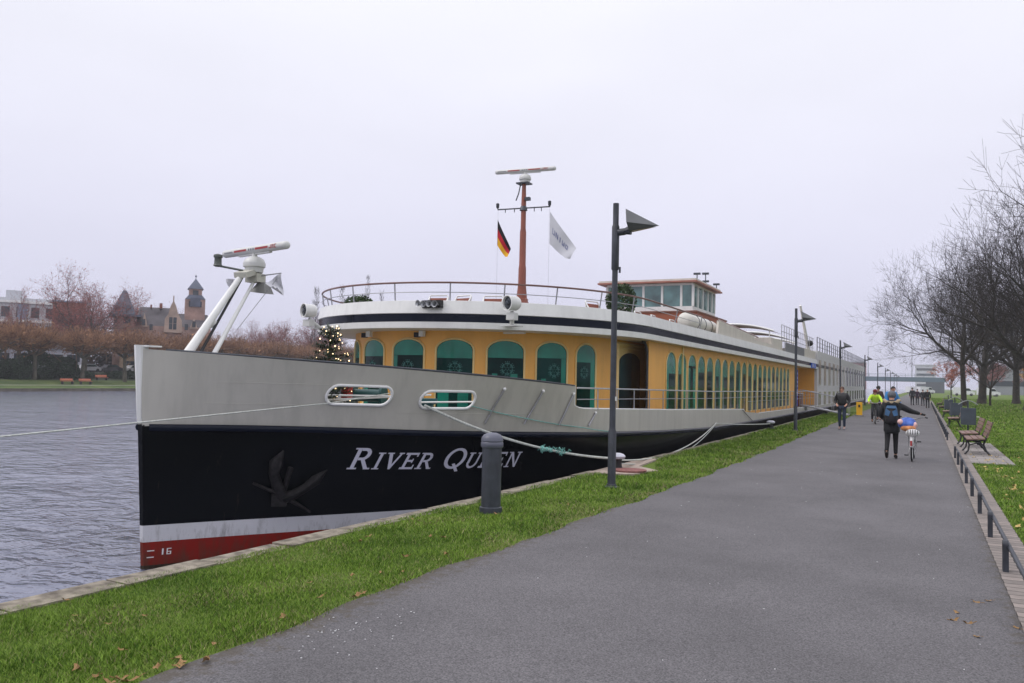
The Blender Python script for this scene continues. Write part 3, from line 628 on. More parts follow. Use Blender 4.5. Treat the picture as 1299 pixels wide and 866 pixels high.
# upper deck rail: mahogany handrail, steel mid rail, posts
RP = [(x, y) for x, y in planRoof(-.10) if y < 30]
mb = MB(); pts = [(x, y, 3.965) for x, y in RP]; mb.tube(pts, .024, 6); mb.build('upper_handrail', M('handrail_wood', (.17, .085, .07), .4, var=.2), ship, 60)
mb = MB(); mb.tube([(x, y, 3.74) for x, y in RP], .010, 5); mb.build('upper_mid_rail', steel, ship, 60)
acc = 0; last = None; mb = None
for i in range(1, len(RP)):
    acc += math.hypot(RP[i][0] - RP[i - 1][0], RP[i][1] - RP[i - 1][1])
    if acc > 1.25:
        acc = 0; x, y = RP[i]; m2 = MB(); ix = (XC - x) * .02; m2.tube([(x + ix, y + .05, 3.5), (x, y, 3.955)], .016, 6); m2.build('rail_post', steel, ship, 60)
# lower side rail
SR = [(XC + 4.76, y) for y in np.arange(15.98, 58.2, .5)]
def railz(y): return float(np.interp(y, [15.9, 28, 58], [1.62, 1.50, 1.40]))
mb = MB(); mb.tube([(x, y, railz(y)) for x, y in SR], .020, 6); mb.tube([(XC - 4.76, y, railz(y)) for _, y in SR], .02, 6); mb.build('side_handrail', M('rail_pale', (.5, .5, .52), .35, metal=.3), ship, 60)
mb = MB()
for sgn in (1,): mb.tube([(x, y, railz(y) - .24) for x, y in SR], .010, 5); mb.tube([(x, y, railz(y) - .42) for x, y in SR if y > 34], .010, 5)
mb.build('side_mid_rail', steel, ship, 60)
for y in list(np.arange(17.2, 58, 1.28)):
    m2 = MB(); m2.tube([(XC + 4.76, y, topz(y) - .02), (XC + 4.76, y, railz(y))], .016, 5); m2.build('rail_post', steel, ship, 60)
# ------- high deck wall, cabinet, screens aft of the raft
mb = MB(); Xw = XC + 4.66
mb.prism([(Xw, 29.4, 3.5), (Xw, 59, 3.5), (Xw, 59, 3.26), (Xw, 29.4, 3.26)], (-.08, 0, 0))
mb.prism([(Xw + .01, 29.4, 3.52), (Xw + .01, 29.6, 4.05), (Xw + .01, 36.5, 3.86), (Xw + .01, 36.5, 3.52)], (-.08, 0, 0))
mb.bb((Xw + .01, 36.5, 3.52), (Xw - .07, 41, 3.72)); mb.build('deck_wall', cream, ship)
mb = MB(); mb.tube([(Xw - .03, 29.5, 4.07), (Xw - .03, 37.6, 3.87)], .03, 6); mb.build('wall_handrail', wood, ship, 60)
mb = MB(); mb.bb((Xw - 2.6, 41, 3.22), (Xw, 44.4, 4.06)); mb.build('deck_cabinet', cream, ship)
mb = MB(); mb.bb((Xw - .04, 45.6, 3.5), (Xw, 53.2, 4.05)); mb.build('grey_screen', M('grey_screen_cloth', (.17, .17, .18), .8, var=.15, scale=9), ship)
mb = MB(); mb.bb((Xw - 1.6, 53.3, 3.22), (Xw - .02, 59.2, 4.08)); mb.build('deck_locker', cream, ship)
mb = MB()
for y in np.arange(44.8, 59, .9): mb.tube([(Xw - .1, y, 3.5), (Xw - .1, y, 4.95)], .018, 5)
for z in (4.95, 4.6, 4.3): mb.tube([(Xw - .1, 44.8, z), (Xw - .1, 59, z)], .016, 5)
mb.build('midship_rail', steel, ship, 60)
for i, (y0, zc) in enumerate(((47, 5.12), (51.5, 4.95), (56, 4.85))):
    mb = MB(); rows = []
    for k in range(13):
        u = -1 + k / 6; rows.append([(XC + 1.5 + u * 2.3, y0, zc - .38 * u * u), (XC + 1.5 + u * 2.3, y0 + 3.0, zc - .38 * u * u)])
    mb.grid(rows); aw = mb.build('sun_awning', M('awning_underside', (.40, .29, .22), .8, var=.08), ship, 60)
    mb = MB(); mb.tube([(r[0][0], y0 - .02, r[0][2] + .03) for r in rows], .06, 6); mb.build('awning_edge', white, aw, 60)
    mb = MB()
    for u in (-.9, .9): mb.tube([(XC + 1.5 + u * 2.3, y0 + .1, 3.0), (XC + 1.5 + u * 2.3, y0 + .1, zc - .34)], .03, 6)
    mb.build('awning_pole', white, aw, 60)
# crane boom
mb = MB(); mb.tube([(XC + 4.4, 57.6, 4.0), (XC + 4.15, 55.2, 6.9)], [.13, .07], 8); cr_ = mb.build('crane_boom', white, ship, 60)
mb = MB(); mb.sph((XC + 4.55, 56.9, 4.55), .2); mb.build('black_float', black, ship, 60)
mb = MB(); mb.bb((Xw + .13, 55.5, 2.92), (Xw + .17, 57.9, 3.22)); sg = mb.build('blue_number_sign', blue_m, ship)
mb = MB(); xx = Xw + .18
def q_(y0, z0, y1, z1): mb.add([(xx, y0, z0), (xx, y1, z0), (xx, y1, z1), (xx, y0, z1)], [(0, 1, 2, 3)])
for a in ((55.9, 2.97, 56.0, 3.17), (56.0, 2.97, 56.3, 3.0), (56.0, 3.06, 56.3, 3.085), (56.0, 3.14, 56.3, 3.17), (56.3, 2.99, 56.38, 3.15), (56.6, 2.97, 56.7, 3.17), (56.7, 2.97, 56.9, 3.0), (57.2, 2.97, 57.32, 3.17)): q_(*a)
mb.build('sign_lettering', white, sg)
# ------- cabin block aft
cw_ = M('cabin_block_paint', (.58, .57, .58), .5, var=.04)
mb = MB(); mb.bb((XC - 4.76, 59.2, .22), (XC + 4.76, 110, 4.16)); mb.build('cabin_block', cw_, ship)
mb = MB(); mb.bb((XC + 4.765, 59.2, 3.04), (XC + 4.785, 110, 3.23)); mb.build('cabin_stripe', darkm, ship)
slit = M('cabin_window_glass', (.03, .03, .028), .12, var=.4, scale=.6, coat=.4)
for k in range(15):
    for dy in (0, .85):
        y = 60.2 + 3.3 * k + dy
        for z0, z1 in ((1.8, 3.55), (.42, 1.35)):
            mb = MB(); mb.bb((XC + 4.77, y - .16, z0), (XC + 4.80, y + .16, z1)); w_ = mb.build('cabin_window', slit, ship)
            if k < 7: mb = MB(); mb.bb((XC + 4.77, y - .28, z0), (XC + 4.795, y - .17, z1)); mb.build('window_jamb', M('jamb_cream', (.55, .5, .38), .5), w_)
mb = MB()
for y in np.arange(59.4, 110, 1.65): mb.tube([(XC + 4.72, y, 4.15), (XC + 4.72, y, 5.1)], .028, 4)
for z in (5.1, 4.75, 4.45): mb.tube([(XC + 4.72, 59.4, z), (XC + 4.72, 110, z)], .018, 4)
mb.build('aft_rail', darkm, ship)
# ------- wheelhouse
wh0, wh1, xl, xr = 35.7, 40.0, -13.1, -9.1
mb = MB(); mb.bb((xl - .15, 35.2, 3.22), (xr + .3, 41.2, 4.86)); mb.build('wheelhouse_base', M('rust_brown_panel', (.27, .075, .03), .5, var=.15), ship)
mb = MB(); mb.bb((xl - .2, 35.15, 4.86), (xr + .33, 41.25, 4.92)); mb.build('wheelhouse_ledge', M('ledge_brown', (.2, .09, .06), .5), ship)
wx = [xl, xl + .87, xl + 1.74, xl + 2.61, xl + 3.48, xr]
mb = MB(); mb.bb((xl, wh0, 4.92), (xr, wh1, 5.16))
for x in wx: mb.bb((x - .05, wh0 - .01, 5.16), (x + .05, wh0 + .09, 6.12))
for y in (wh0 + 1.0, wh0 + 1.9, wh0 + 2.9, wh0 + 3.7, wh1): mb.bb((xr - .09, y - .06, 5.16), (xr + .01, y + .06, 6.12)); mb.bb((xl - .01, y - .06, 5.16), (xl + .09, y + .06, 6.12))
mb.bb((xl, wh0, 6.1), (xr, wh1, 6.2)); whs = mb.build('wheelhouse', white, ship)
for i in range(5):
    mb = MB(); mb.bb((wx[i] + .05, wh0 + .03, 5.16), (wx[i + 1] - .05, wh0 + .05, 6.1)); mb.build('wheelhouse_pane', M('wheelhouse_glass', (.05, .075, .08), .06, var=.5, scale=.9, coat=.8, col2=(.16, .33, .32)), ship)
mb = MB(); mb.bb((xr - .06, wh0 + .1, 5.16), (xr - .04, wh1, 6.1)); mb.build('wheelhouse_pane', MATS['wheelhouse_glass'], ship)
mb = MB(); mb.prism([(xl - .35, wh0 - .35, 6.2), (xr + .25, wh0 - .35, 6.2), (xr + .3, wh1 + .2, 6.16), (xl - .35, wh1 + .2, 6.16)], (0, 0, .07)); mb.build('wheelhouse_roof', M('roof_edge_red', (.35, .14, .10), .5), ship)
mb = MB(); mb.prism([(xl - .30, wh0 - .3, 6.27), (xr + .2, wh0 - .3, 6.27), (xr + .25, wh1 + .1, 6.23), (xl - .3, wh1 + .1, 6.23)], (0, 0, .09)); mb.build('wheelhouse_roof_top', cream, ship)
mb = MB()
for x, y, h_ in ((xr - .1, 36.8, .35), (xr, 38.0, .5), (xr - .3, 39.3, .3), (xr + .1, 39.8, .2)):
    mb.tube([(x, y, 6.3), (x, y, 6.35 + h_)], .025, 5); mb.box((x, y, 6.38 + h_), (.3, .12, .09))
mb.build('roof_antenna', darkm, ship, 60)
# ------- signal mast amidships with radar
MX, MY = XC, 22.95
mb = MB(); mb.lathe([(.26, 3.2), (.26, 4.1), (.2, 4.22), (.2, 4.28), (.17, 4.3), (.125, 4.75), (.12, 5.25), (.105, 5.35), (.10, 6.4), (.082, 6.5), (.08, 7.3), (.06, 7.95)], (MX, MY, 0), 14); mast = mb.build('signal_mast', M('mast_brown', (.24, .06, .03), .4, var=.12, coat=.2), ship, 40)
mb = MB(); mb.tube([(MX - .86, MY - .12, 7.14), (MX + .86, MY + .12, 7.16)], .022, 6)
for u in (-.86, .84): mb.lathe([(.02, 0), (.05, .04), (.055, .16), (.02, .18)], (MX + u, MY + u * .14, 7.17), 8)
for u in (-.6, -.3, .35, .58): mb.tube([(MX + u, MY + u * .14, 7.14), (MX + u, MY + u * .14, 7.03)], .014, 5)
mb.lathe([(.02, 0), (.13, .02), (.11, .12), (.06, .2)], (MX, MY, 7.05), 8); mb.build('yardarm', darkm, mast, 60)
mb = MB(); mb.tube([(MX - .84, MY - .12, 7.1), (MX - .84, MY - .12, 3.6)], .004, 3); mb.tube([(MX + .84, MY + .12, 7.1), (MX + .9, MY, 3.6)], .004, 3); mb.build('flag_halyard', steel, mast)
redt = M('radar_red_print', (.33, .02, .02), .5, var=.05); navt = M('radar_dark_print', (.05, .05, .08), .5)
def radar(c, ang, L, par, sc=1.0):
    c = Vector(c); u = Vector((math.cos(ang), math.sin(ang), 0)); v = Vector((math.sin(ang), -math.cos(ang), 0)); z = Vector((0, 0, 1))
    m2 = MB(); m2.lathe([(.15 * sc, -.26 * sc), (.19 * sc, -.24 * sc), (.20 * sc, -.14 * sc), (.235 * sc, -.12 * sc), (.24 * sc, -.05 * sc), (.235 * sc, -.03 * sc), (.20 * sc, .05 * sc), (.12 * sc, .10 * sc), (.06 * sc, .115 * sc), (.05 * sc, .19 * sc)], c, 16); ped = m2.build('radar_pedestal', M('radar_offwhite', (.58, .58, .56), .4, var=.06), par, 50)
    m2 = MB(); b0 = c + z * .26 * sc; h_ = .098 * sc
    m2.tube([b0 - u * L / 2, b0 - u * (L / 2 - .03), b0 - u * (L / 2 - .08), b0 + u * (L / 2 - .08), b0 + u * (L / 2 - .03), b0 + u * L / 2], [h_ * .5, h_ * .95, h_, h_, h_ * .95, h_ * .5], 12, flat=.9); m2.box(b0 - z * .085 * sc, (L * .5, .06, .05), rotm(0, 0, ang)); m2.build('radar_scanner', MATS['radar_offwhite'], par, 50)
    m2 = MB(); m3 = MB(); o = v * h_ * 1.005
    def Q(mm, a, b_, z0, z1): P0 = b0 + o; mm.add([P0 + u * a + z * z0, P0 + u * b_ + z * z0, P0 + u * b_ + z * z1, P0 + u * a + z * z1], [(0, 1, 2, 3)])
    Q(m2, -.28 * L, -.08 * L, -.022 * sc, .022 * sc); Q(m2, .06 * L, .26 * L, -.022 * sc, .022 * sc)
    x0 = .28 * L; w_ = .035 * L; h2 = .04 * sc
    for a, b_, z0, z1 in ((.6, .85, -1, 1), (0, .85, -1, -.6), (0, .2, -1, -.3)): Q(m2, x0 + a * w_, x0 + b_ * w_, z0 * h2, z1 * h2)
    x0 += w_ * 1.15
    for a, b_, z0, z1 in ((0, .25, -1, 1), (0, .85, .65, 1), (.65, .85, .1, 1), (0, .85, -.1, .2), (.55, .8, -1, 0)): Q(m2, x0 + a * w_, x0 + b_ * w_, z0 * h2, z1 * h2)
    x0 += w_ * 1.15
    for a, b_, z0, z1 in ((0, .25, -1, 1), (0, .85, .65, 1), (0, .85, -1, -.65)): Q(m2, x0 + a * w_, x0 + b_ * w_, z0 * h2, z1 * h2)
    m2.build('radar_print', redt, par)
    for k in range(3): Q(m3, -.045 * L + k * .035 * L, -.028 * L + k * .035 * L, -.022 * sc, .022 * sc)
    for k in range(7): Q(m3, -.44 * L + k * .02 * L, -.428 * L + k * .02 * L, -.02 * sc, .012 * sc)
    m3.build('radar_small_print', navt, par)
mb = MB(); mb.box((MX, MY, 7.93), (.42, .34, .04)); mb.tube([(MX - .13, MY, 7.9), (MX - .14, MY - .1, 7.6), (MX - .25, MY - .05, 7.4)], .02, 5); mb.box((MX + .16, MY - .05, 7.42), (.16, .12, .1)); mb.build('radar_platform', darkm, mast)
radar((MX + .03, MY, 8.14), R_(6), 2.02, mast, .8)
# ------- raked bow mast with radar
B0 = Vector((-11.02, 9.62, 1.0)); T0 = Vector((-11.25, 11.22, 3.62))
d_ = (T0 - B0); bm0 = T0 - d_ * 1.0
bml = MB(); bml.tube([(-11.12, 9.70, 1.72), (-11.12, 9.86, 2.03), T0], [.085, .085, .05], 10); bowm = bml.build('bow_mast', white, ship, 60)
mb = MB(); mb.tube([(-11.0, 9.8, 1.7), (-11.02, 10.02, 2.0), T0 + Vector((-.04, .05, -.05))], [.03, .028, .02], 6); mb.build('mast_cable', black, bowm, 60)
mb = MB(); mb.tube([(-10.95, 10.1, 1.7), (-10.95, 10.30, 2.06), T0 + Vector((.05, .22, -.15))], [.05, .045, .03], 8); mb.build('mast_brace', white, bowm, 60)
mb = MB(); mb.box(T0 + Vector((.02, .1, .02)), (.26, .5, .1), rotm(.3, 0, .2)); mb.box(T0 + Vector((.02, .3, -.06)), (.3, .22, .16)); mb.build('mast_head_bracket', M('bracket_cream', (.5, .49, .42), .5), bowm)
radar(T0 + Vector((.02, .26, .25)), R_(-14), 2.12, bowm, .86)
mb = MB(); q = T0 + Vector((-.42, -.21, .13)); mb.tube([T0 + Vector((0, 0, .05)), q], .022, 6); mb.lathe([(.05, -.02), (.085, .0), (.07, .03), (.065, .14), (.085, .16), (.08, .2), (.02, .22)], q, 12); mb.build('bow_lantern', M('lantern_dark', (.07, .08, .07), .4, var=.3), bowm, 50)
mb = MB(); c = T0 + Vector((.16, .35, -.22)); mb.add([c + Vector(p) for p in [(-.08, -.05, .08), (.08, -.05, .08), (.08, .08, .08), (-.08, .08, .08), (-.19, -.14, -.1), (.19, -.14, -.14), (.19, .1, -.14), (-.19, .1, -.1)]], [(0, 1, 2, 3), (7, 6, 5, 4), (0, 4, 5, 1), (1, 5, 6, 2), (2, 6, 7, 3), (3, 7, 4, 0)]); mb.build('floodlight', M('floodlight_grey', (.18, .18, .17), .4, var=.2), bowm)
mb = MB(); fa = T0 + Vector((.12, .30, -.02)); fb = T0 + Vector((.56, .40, .03)); mb.tube([fa, fb], .012, 5); mb.tube([fb, T0 + Vector((-.1, -.0, -1.05))], .006, 4); mb.build('pennant_arm', steel, bowm)
mb = MB(); mb.lathe([(.05, 0), (.08, .05), (.08, .12), (.02, .16)], T0 + Vector((.05, -.72, -1.06)), 10); mb.build('mast_bell', white, bowm, 50)
# searchlights, horns, cameras
def searchlight(p, dirv, base):
    p = Vector(p); dv = Vector(dirv).normalized(); m2 = MB(); m2.lathe([(.14, -.15), (.162, -.11), (.167, .13), (.178, .14), (.178, .16), (.157, .16), (.15, .10), (.05, .06)], p, 20, dv); s = m2.build('searchlight', white, ship, 50)
    m2 = MB(); m2.lathe([(.0, .06), (.148, .105), (.148, .11), (.06, .12), (.05, .16), (.001, .17)], p, 20, dv); m2.build('searchlight_lens', M('lens_dark', (.03, .035, .045), .15, var=.4, scale=8), s, 50)
    m2 = MB(); m2.tube([p - Vector((0, 0, .2)), Vector(base)], .05, 8); m2.box(p - Vector((0, 0, .3)), (.2, .2, .16)); m2.box(Vector(base), (.4, .34, .03)); m2.build('searchlight_bracket', MATS['radar_offwhite'], s, 50)
searchlight((-8.28, 16.42, 3.48), (-.45, -1, -.02), (-8.38, 16.62, 2.98))
searchlight((-13.42, 15.6, 3.33), (-.40, -1.0, 0), (-13.35, 15.95, 2.92))
for k in range(4):
    m2 = MB(); x = -10.27 + k * .12; m2.lathe([(.03, -.1), (.035, .05), (.075, .13), (.08, .14), (.06, .13), (.03, .02)], (x, 15.78 + .02 * k, 3.45 - .01 * (k % 2)), 12, (-.3 + .12 * k, -1, 0)); m2.build('horn', M('horn_grey', (.35, .36, .38), .3, metal=.4), ship, 50)
mb = MB(); mb.bb((-10.33, 15.87, 3.36), (-9.84, 16.0, 3.54)); mb.build('horn_recess', black, ship)
for x, y in ((-10.98, 16.75), (-12.6, 16.8)):
    mb = MB(); mb.bb((x, y, 2.76), (x + .12, y + .12, 2.9)); mb.build('deck_lamp', white, ship)
    mb = MB(); mb.bb((x - .14, y, 2.74), (x - .01, y + .1, 2.86)); mb.build('deck_lamp_head', black, ship)
mb = MB(); mb.bb((-8.9, 17.2, 2.84), (-8.35, 17.3, 2.88)); mb.build('ceiling_light_strip', cream, ship)
# foredeck gear seen through the ports
mb = MB(); mb.lathe([(.22, -.35), (.22, -.3), (.12, -.28), (.12, .28), (.22, .3), (.22, .35)], (-9.6, 12.9, 1.4), 14, (1, .3, 0)); mb.build('winch_drum', M('winch_teal', (.01, .07, .065), .4), ship, 50)
mb = MB(); mb.bb((-9.75, 12.3, 1.35), (-9.6, 12.45, 1.62)); mb.build('winch_red_box', red_m, ship)
mb = MB(); mb.tube([(-9.6, 11.4, 1.0), (-9.6, 11.4, 1.62)], .04, 6); mb.tube([(-9.9, 11.2, 1.42), (-8.5, 13.2, 1.40)], .02, 6); mb.tube([(-9.9, 11.3, 1.3), (-8.4, 13.3, 1.44)], .02, 6); mb.tube([(-8.5, 13, 1.3), (-7.6, 14.4, 1.32)], .018, 6); mb.build('foredeck_pipe', white, ship, 60)
mb = MB(); mb.lathe([(.16, 0), (.16, .3), (.24, .33), (.24, .42)], (-8.9, 13.9, .93), 12); mb.build('deck_bollard', blue_m if False else M('bollard_teal', (.02, .10, .11), .5), ship, 50)
# ================================================================== THINGS ON THE SHIP
def flagthing(name, label, mat, P0, u, drop, wid, seed, parts=None):
    t_ = thing(name, label, 'flag', P0); return t_
def cloth(P0, hoist, fly, sag, W, seed):  # hanging flag: hoist downwards, fly blown along vector, drooping
    rng = random.Random(seed); rows = []
    n, m = 12, 14
    for i in range(n + 1):
        u = i / n; row = []
        for j in range(m + 1):
            v = j / m; p = Vector(P0) + Vector((0, 0, -hoist * u * (1 - .55 * v))) + Vector(fly) * v * (1 - .22 * u) + Vector((0, 0, -sag * v * (1 - .12 * v)))
            p += Vector((-fly[1], fly[0], 0)).normalized() * (.06 * math.sin(v * 7 + u * 3 + seed) * v * W)
            if v > .8: p.z += .10 * (v - .8) / .2 * (u - .3)
            row.append(p)
        rows.append(row)
    return rows
g1 = cloth((MX - .85, MY - .12, 6.83), .82, (.40, .18, 0), 1.02, .8, 1)
t_ = thing('national_flag', 'black, red and gold flag hanging from the left end of the mast yard', 'flag', (MX - .85, MY - .12, 6.4))
for i, (nm, c) in enumerate((('black_stripe', (.012, .012, .015)), ('red_stripe', (.50, .015, .03)), ('gold_stripe', (.80, .42, .02)))):
    mb = MB(); mb.grid(g1[i * 4:i * 4 + 5]); mb.build(nm, M('flag_' + nm, c, .8, var=.12, scale=4), t_, 60)
g2 = cloth((MX + .86, MY + .12, 7.0), 1.0, (.78, .3, 0), 1.25, 1.0, 2)
t_ = thing('company_flag', 'white flag with faint blue lettering flying from the right end of the mast yard', 'flag', (MX + .86, MY + .12, 6.5))
mb = MB(); mb.grid(g2); mb.build('flag_cloth', M('flag_white', (.62, .62, .66), .8, var=.05), t_, 60)
mb = MB(); G = lambda u, v: (lambda i, j: Vector(g2[min(12, int(i))][min(14, int(j))]).lerp(Vector(g2[min(12, int(i))][min(14, int(j) + 1)]), j - int(j)).lerp(Vector(g2[min(12, int(i) + 1)][min(14, int(j))]).lerp(Vector(g2[min(12, int(i) + 1)][min(14, int(j) + 1)]), j - int(j)), i - int(i)))(u * 12, v * 14)
off_ = Vector((.3, -.95, 0)).normalized() * .012
LET = {'U': [(0, 0, .2, 1), (.8, 0, 1, 1), (0, 0, 1, .18)], 'N': [(0, 0, .2, 1), (.8, 0, 1, 1), (.2, .62, .42, .95), (.40, .36, .62, .68), (.6, .05, .8, .42)], 'I': [(.35, 0, .65, 1)], 'W': [(0, 0, .2, 1), (.8, 0, 1, 1), (0, 0, 1, .18), (.4, 0, .6, .6)], 'O': [(0, 0, .2, 1), (.8, 0, 1, 1), (0, 0, 1, .2), (0, .8, 1, 1)]}
x = .12
for ch in 'UNIWO':
    for a, b_, c_, d_2 in LET[ch]:
        P = [(x + a * .10, 1 - b_), (x + c_ * .10, 1 - b_), (x + c_ * .10, 1 - d_2), (x + a * .10, 1 - d_2)]
        mb.add([G(.38 + .2 * q[1], q[0]) + off_ for q in P], [(0, 1, 2, 3)])
    x += .135
mb.build('flag_lettering', M('flag_blue', (.16, .18, .34), .8), t_)
for nm, lab, P in (('pennant', 'small white pennant under the bow radar arm, on the right of the mast', [fb, fb + Vector((-.26, -.13, -.20)), fb + Vector((.04, .03, -.42))]),
                   ('pennant', 'tiny limp white pennant on the left brace of the bow mast', [T0 + Vector((-.28, -.14, -.12)), T0 + Vector((-.10, -.05, -.10)), T0 + Vector((-.16, -.08, -.42))])):
    mb = MB(); c = (P[0] + P[1] + P[2]) / 3; rows = []
    for i in range(7):
        u = i / 6; a = P[0].lerp(P[2], u); b_ = P[1].lerp(P[2], u); rows.append([a.lerp(b_, j / 5) + Vector((.03, -.05, 0)) * math.sin(j * 1.3 + i) for j in range(6)])
    mb.grid(rows); tag(mb.build(nm, MATS['flag_white'], None, 60), lab, 'pennant')
# greenery on deck
leafm = M('box_leaf_green', (.018, .042, .010), .6, var=.5, scale=8, island=.7, col2=(.05, .10, .02))
def leafball(name, label, cat, c, r, n, ls, seed, mat=leafm, pot=None):
    rng = np.random.default_rng(seed); t_ = thing(name, label, cat, c)
    d = rng.normal(size=(n, 3)); d /= np.linalg.norm(d, axis=1)[:, None]; rad = rng.uniform(.72, 1.03, n) ** 1 * (1 + .06 * np.sin(d[:, 0] * 7 + d[:, 2] * 5))
    P = d * rad[:, None] * np.array(r); a = rng.normal(size=(n, 3)); b = rng.normal(size=(n, 3)); a /= np.linalg.norm(a, axis=1)[:, None]; b -= a * (a * b).sum(1)[:, None]; b /= np.linalg.norm(b, axis=1)[:, None]
    V = np.stack([P - a * ls, P + b * ls * .6, P + a * ls, P - b * ls * .6], 1).reshape(-1, 3)
    npmesh('foliage', V, np.arange(4 * n).reshape(n, 4), [mat], t_, k=4)
    if pot: m2 = MB(); m2.lathe([(pot * .8, -r[2] - .45), (pot, -r[2] + .0), (pot * .9, -r[2] + .02)], (0, 0, 0), 12); o = m2.build('planter', M('planter_terracotta', (.22, .08, .05), .7), None); o.parent = t_
    return t_
leafball('topiary_bush', 'tall rounded green topiary bush beside the wheelhouse, half behind the path lamp', 'bush', (-8.35, 24.0, 4.18), (.46, .46, .62), 4200, .035, 4, pot=.3)
leafball('topiary_bush', 'low domed green bush at the front of the sun deck', 'bush', (-12.7, 16.6, 3.42), (.42, .42, .37), 3000, .03, 5)
# christmas tree with lights on the foredeck
ct = thing('christmas_tree', 'small fir tree with warm fairy lights on the foredeck', 'christmas tree', (-9.97, 12.2, .93)); rng = random.Random(8)
mb = MB(); mb.tube([(-9.97, 12.2, .93), (-9.97, 12.2, 2.68)], [.05, .012], 6); mb.build('trunk', M('fir_bark', (.07, .045, .03), .9), ct)
Vn = []; tips = []
for i in range(120):
    z = .95 + 1.70 * (i / 120) ** .9; ln = .92 * (1 - (z - .93) / 1.95) * rng.uniform(.7, 1.1) + .06; a = rng.uniform(0, 6.28)
    p0 = Vector((0, 0, z - .93)); dv = Vector((math.cos(a), math.sin(a), rng.uniform(-.1, .35)))
    for k in range(int(26 + ln * 130)):
        u = rng.uniform(.1, 1); q = p0 + dv * ln * u + Vector((0, 0, .12 * u * u * ln)); s = Vector((rng.uniform(-1, 1), rng.uniform(-1, 1), rng.uniform(-.6, .6))).normalized() * .075 + dv * .04
        w_ = s.cross(Vector((0, 0, 1))).normalized() * .009; Vn += [q - w_, q + w_, q + s]
    tips.append(p0 + dv * ln * rng.uniform(.6, 1.0) + Vector((0, 0, .06)))
npmesh('needles', [tuple(v) for v in Vn], np.arange(len(Vn)).reshape(-1, 3), [M('fir_needles', (.015, .035, .014), .6, var=.4, island=.8, col2=(.035, .07, .03))], ct)
mb = MB()
for i, q in enumerate(tips):
    if q.x > -.18 and i % 4 < 3 or i % 5 == 0: mb.sph(q + Vector(ct.location), .009 + .003 * (i % 3), 6, 4)
mb.build('fairy_lights', M('fairy_light_glow', (1.0, .72, .40), .5, emit=2.6, var=0), ct)
# life raft canister
t_ = thing('life_raft_canister', 'white life raft canister lying on a rack at the sun deck edge', 'life raft', (-7.05, 28.6, 3.85))
mb = MB(); a, b_ = Vector((-7.15, 26.95, 3.86)), Vector((-7.1, 30.6, 3.80)); u = (b_ - a).normalized()
mb.tube([a, a + u * .05, a + u * .14, b_ - u * .14, b_ - u * .05, b_], [.12, .23, .28, .28, .23, .12], 16); mb.build('canister', M('canister_white', (.62, .60, .54), .4, var=.06, scale=4), t_, 40)
mb = MB()
for k in (.25, .5, .75): c = a.lerp(b_, k); mb.tube([c + Vector((.287 * math.cos(q), 0, .287 * math.sin(q))) for q in np.linspace(0, 2 * PI, 17)[:-1]], .012, 5, closed=True)
mb.build('strap', darkm, t_, 60)
mb = MB()
for k in (.2, .8): c = a.lerp(b_, k); mb.box(c - Vector((0, 0, .36)), (.55, .08, .22)); mb.box(c - Vector((0, 0, .6)), (.08, .08, .4))
mb.build('rack', cream, t_)
# deck chairs
def chair(loc, rz, label):
    t_ = thing('deck_chair', label, 'chair', loc, rz, 'deck chairs on the sun deck'); t_.scale = (.9, .9, .84); s = MB()
    for sx in (-.27, .27):
        s.tube([(sx, -.25, 0), (sx, -.27, .6), (sx, -.2, .66), (sx, .1, .66), (sx, .28, .92)], .022, 6); s.tube([(sx, .28, 0), (sx, .2, .45), (sx, .28, .92)], .022, 6)
    s.tube([(-.27, .28, .92), (-.24, .3, .97), (.24, .3, .97), (.27, .28, .92)], .022, 6); f = s.build('frame', white, None, 60); f.parent = t_
    s = MB(); s.box((0, 0, .43), (.5, .48, .03)); f = s.build('seat', M('chair_slat_brown', (.26, .08, .05), .6, var=.2), None); f.parent = t_
    s = MB(); s.box((0, .25, .68), (.5, .03, .42), rotm(-.15)); f = s.build('backrest', MATS['chair_slat_brown'], None); f.parent = t_
for i, (x, y, rz, l) in enumerate(((-10.75, 17.1, .2, 'leftmost brown deck chair behind the curved front rail'), (-10.25, 17.3, -.2, 'second brown deck chair behind the front rail, near the horns'), (-9.45, 17.6, .3, 'lone brown deck chair right of the horns'), (-7.4, 19.6, 1.2, 'low deck chair behind the rail just right of the mast searchlight'), (-7.2, 22.9, 1.5, 'white framed deck chair right of the topiary bush'), (-7.15, 24.3, 1.6, 'white framed deck chair in front of the wheelhouse base'), (-7.1, 26.2, 1.5, 'white framed deck chair at the left end of the life raft'), (-7.0, 27.7, 1.6, 'deck chair below the middle of the life raft'), (-7.0, 28.7, 1.6, 'deck chair below the right half of the life raft'), (-7.1, 30.2, 1.5, 'deck chair against the high deck wall'))):
    chair((x, y, 3.0), rz, l)

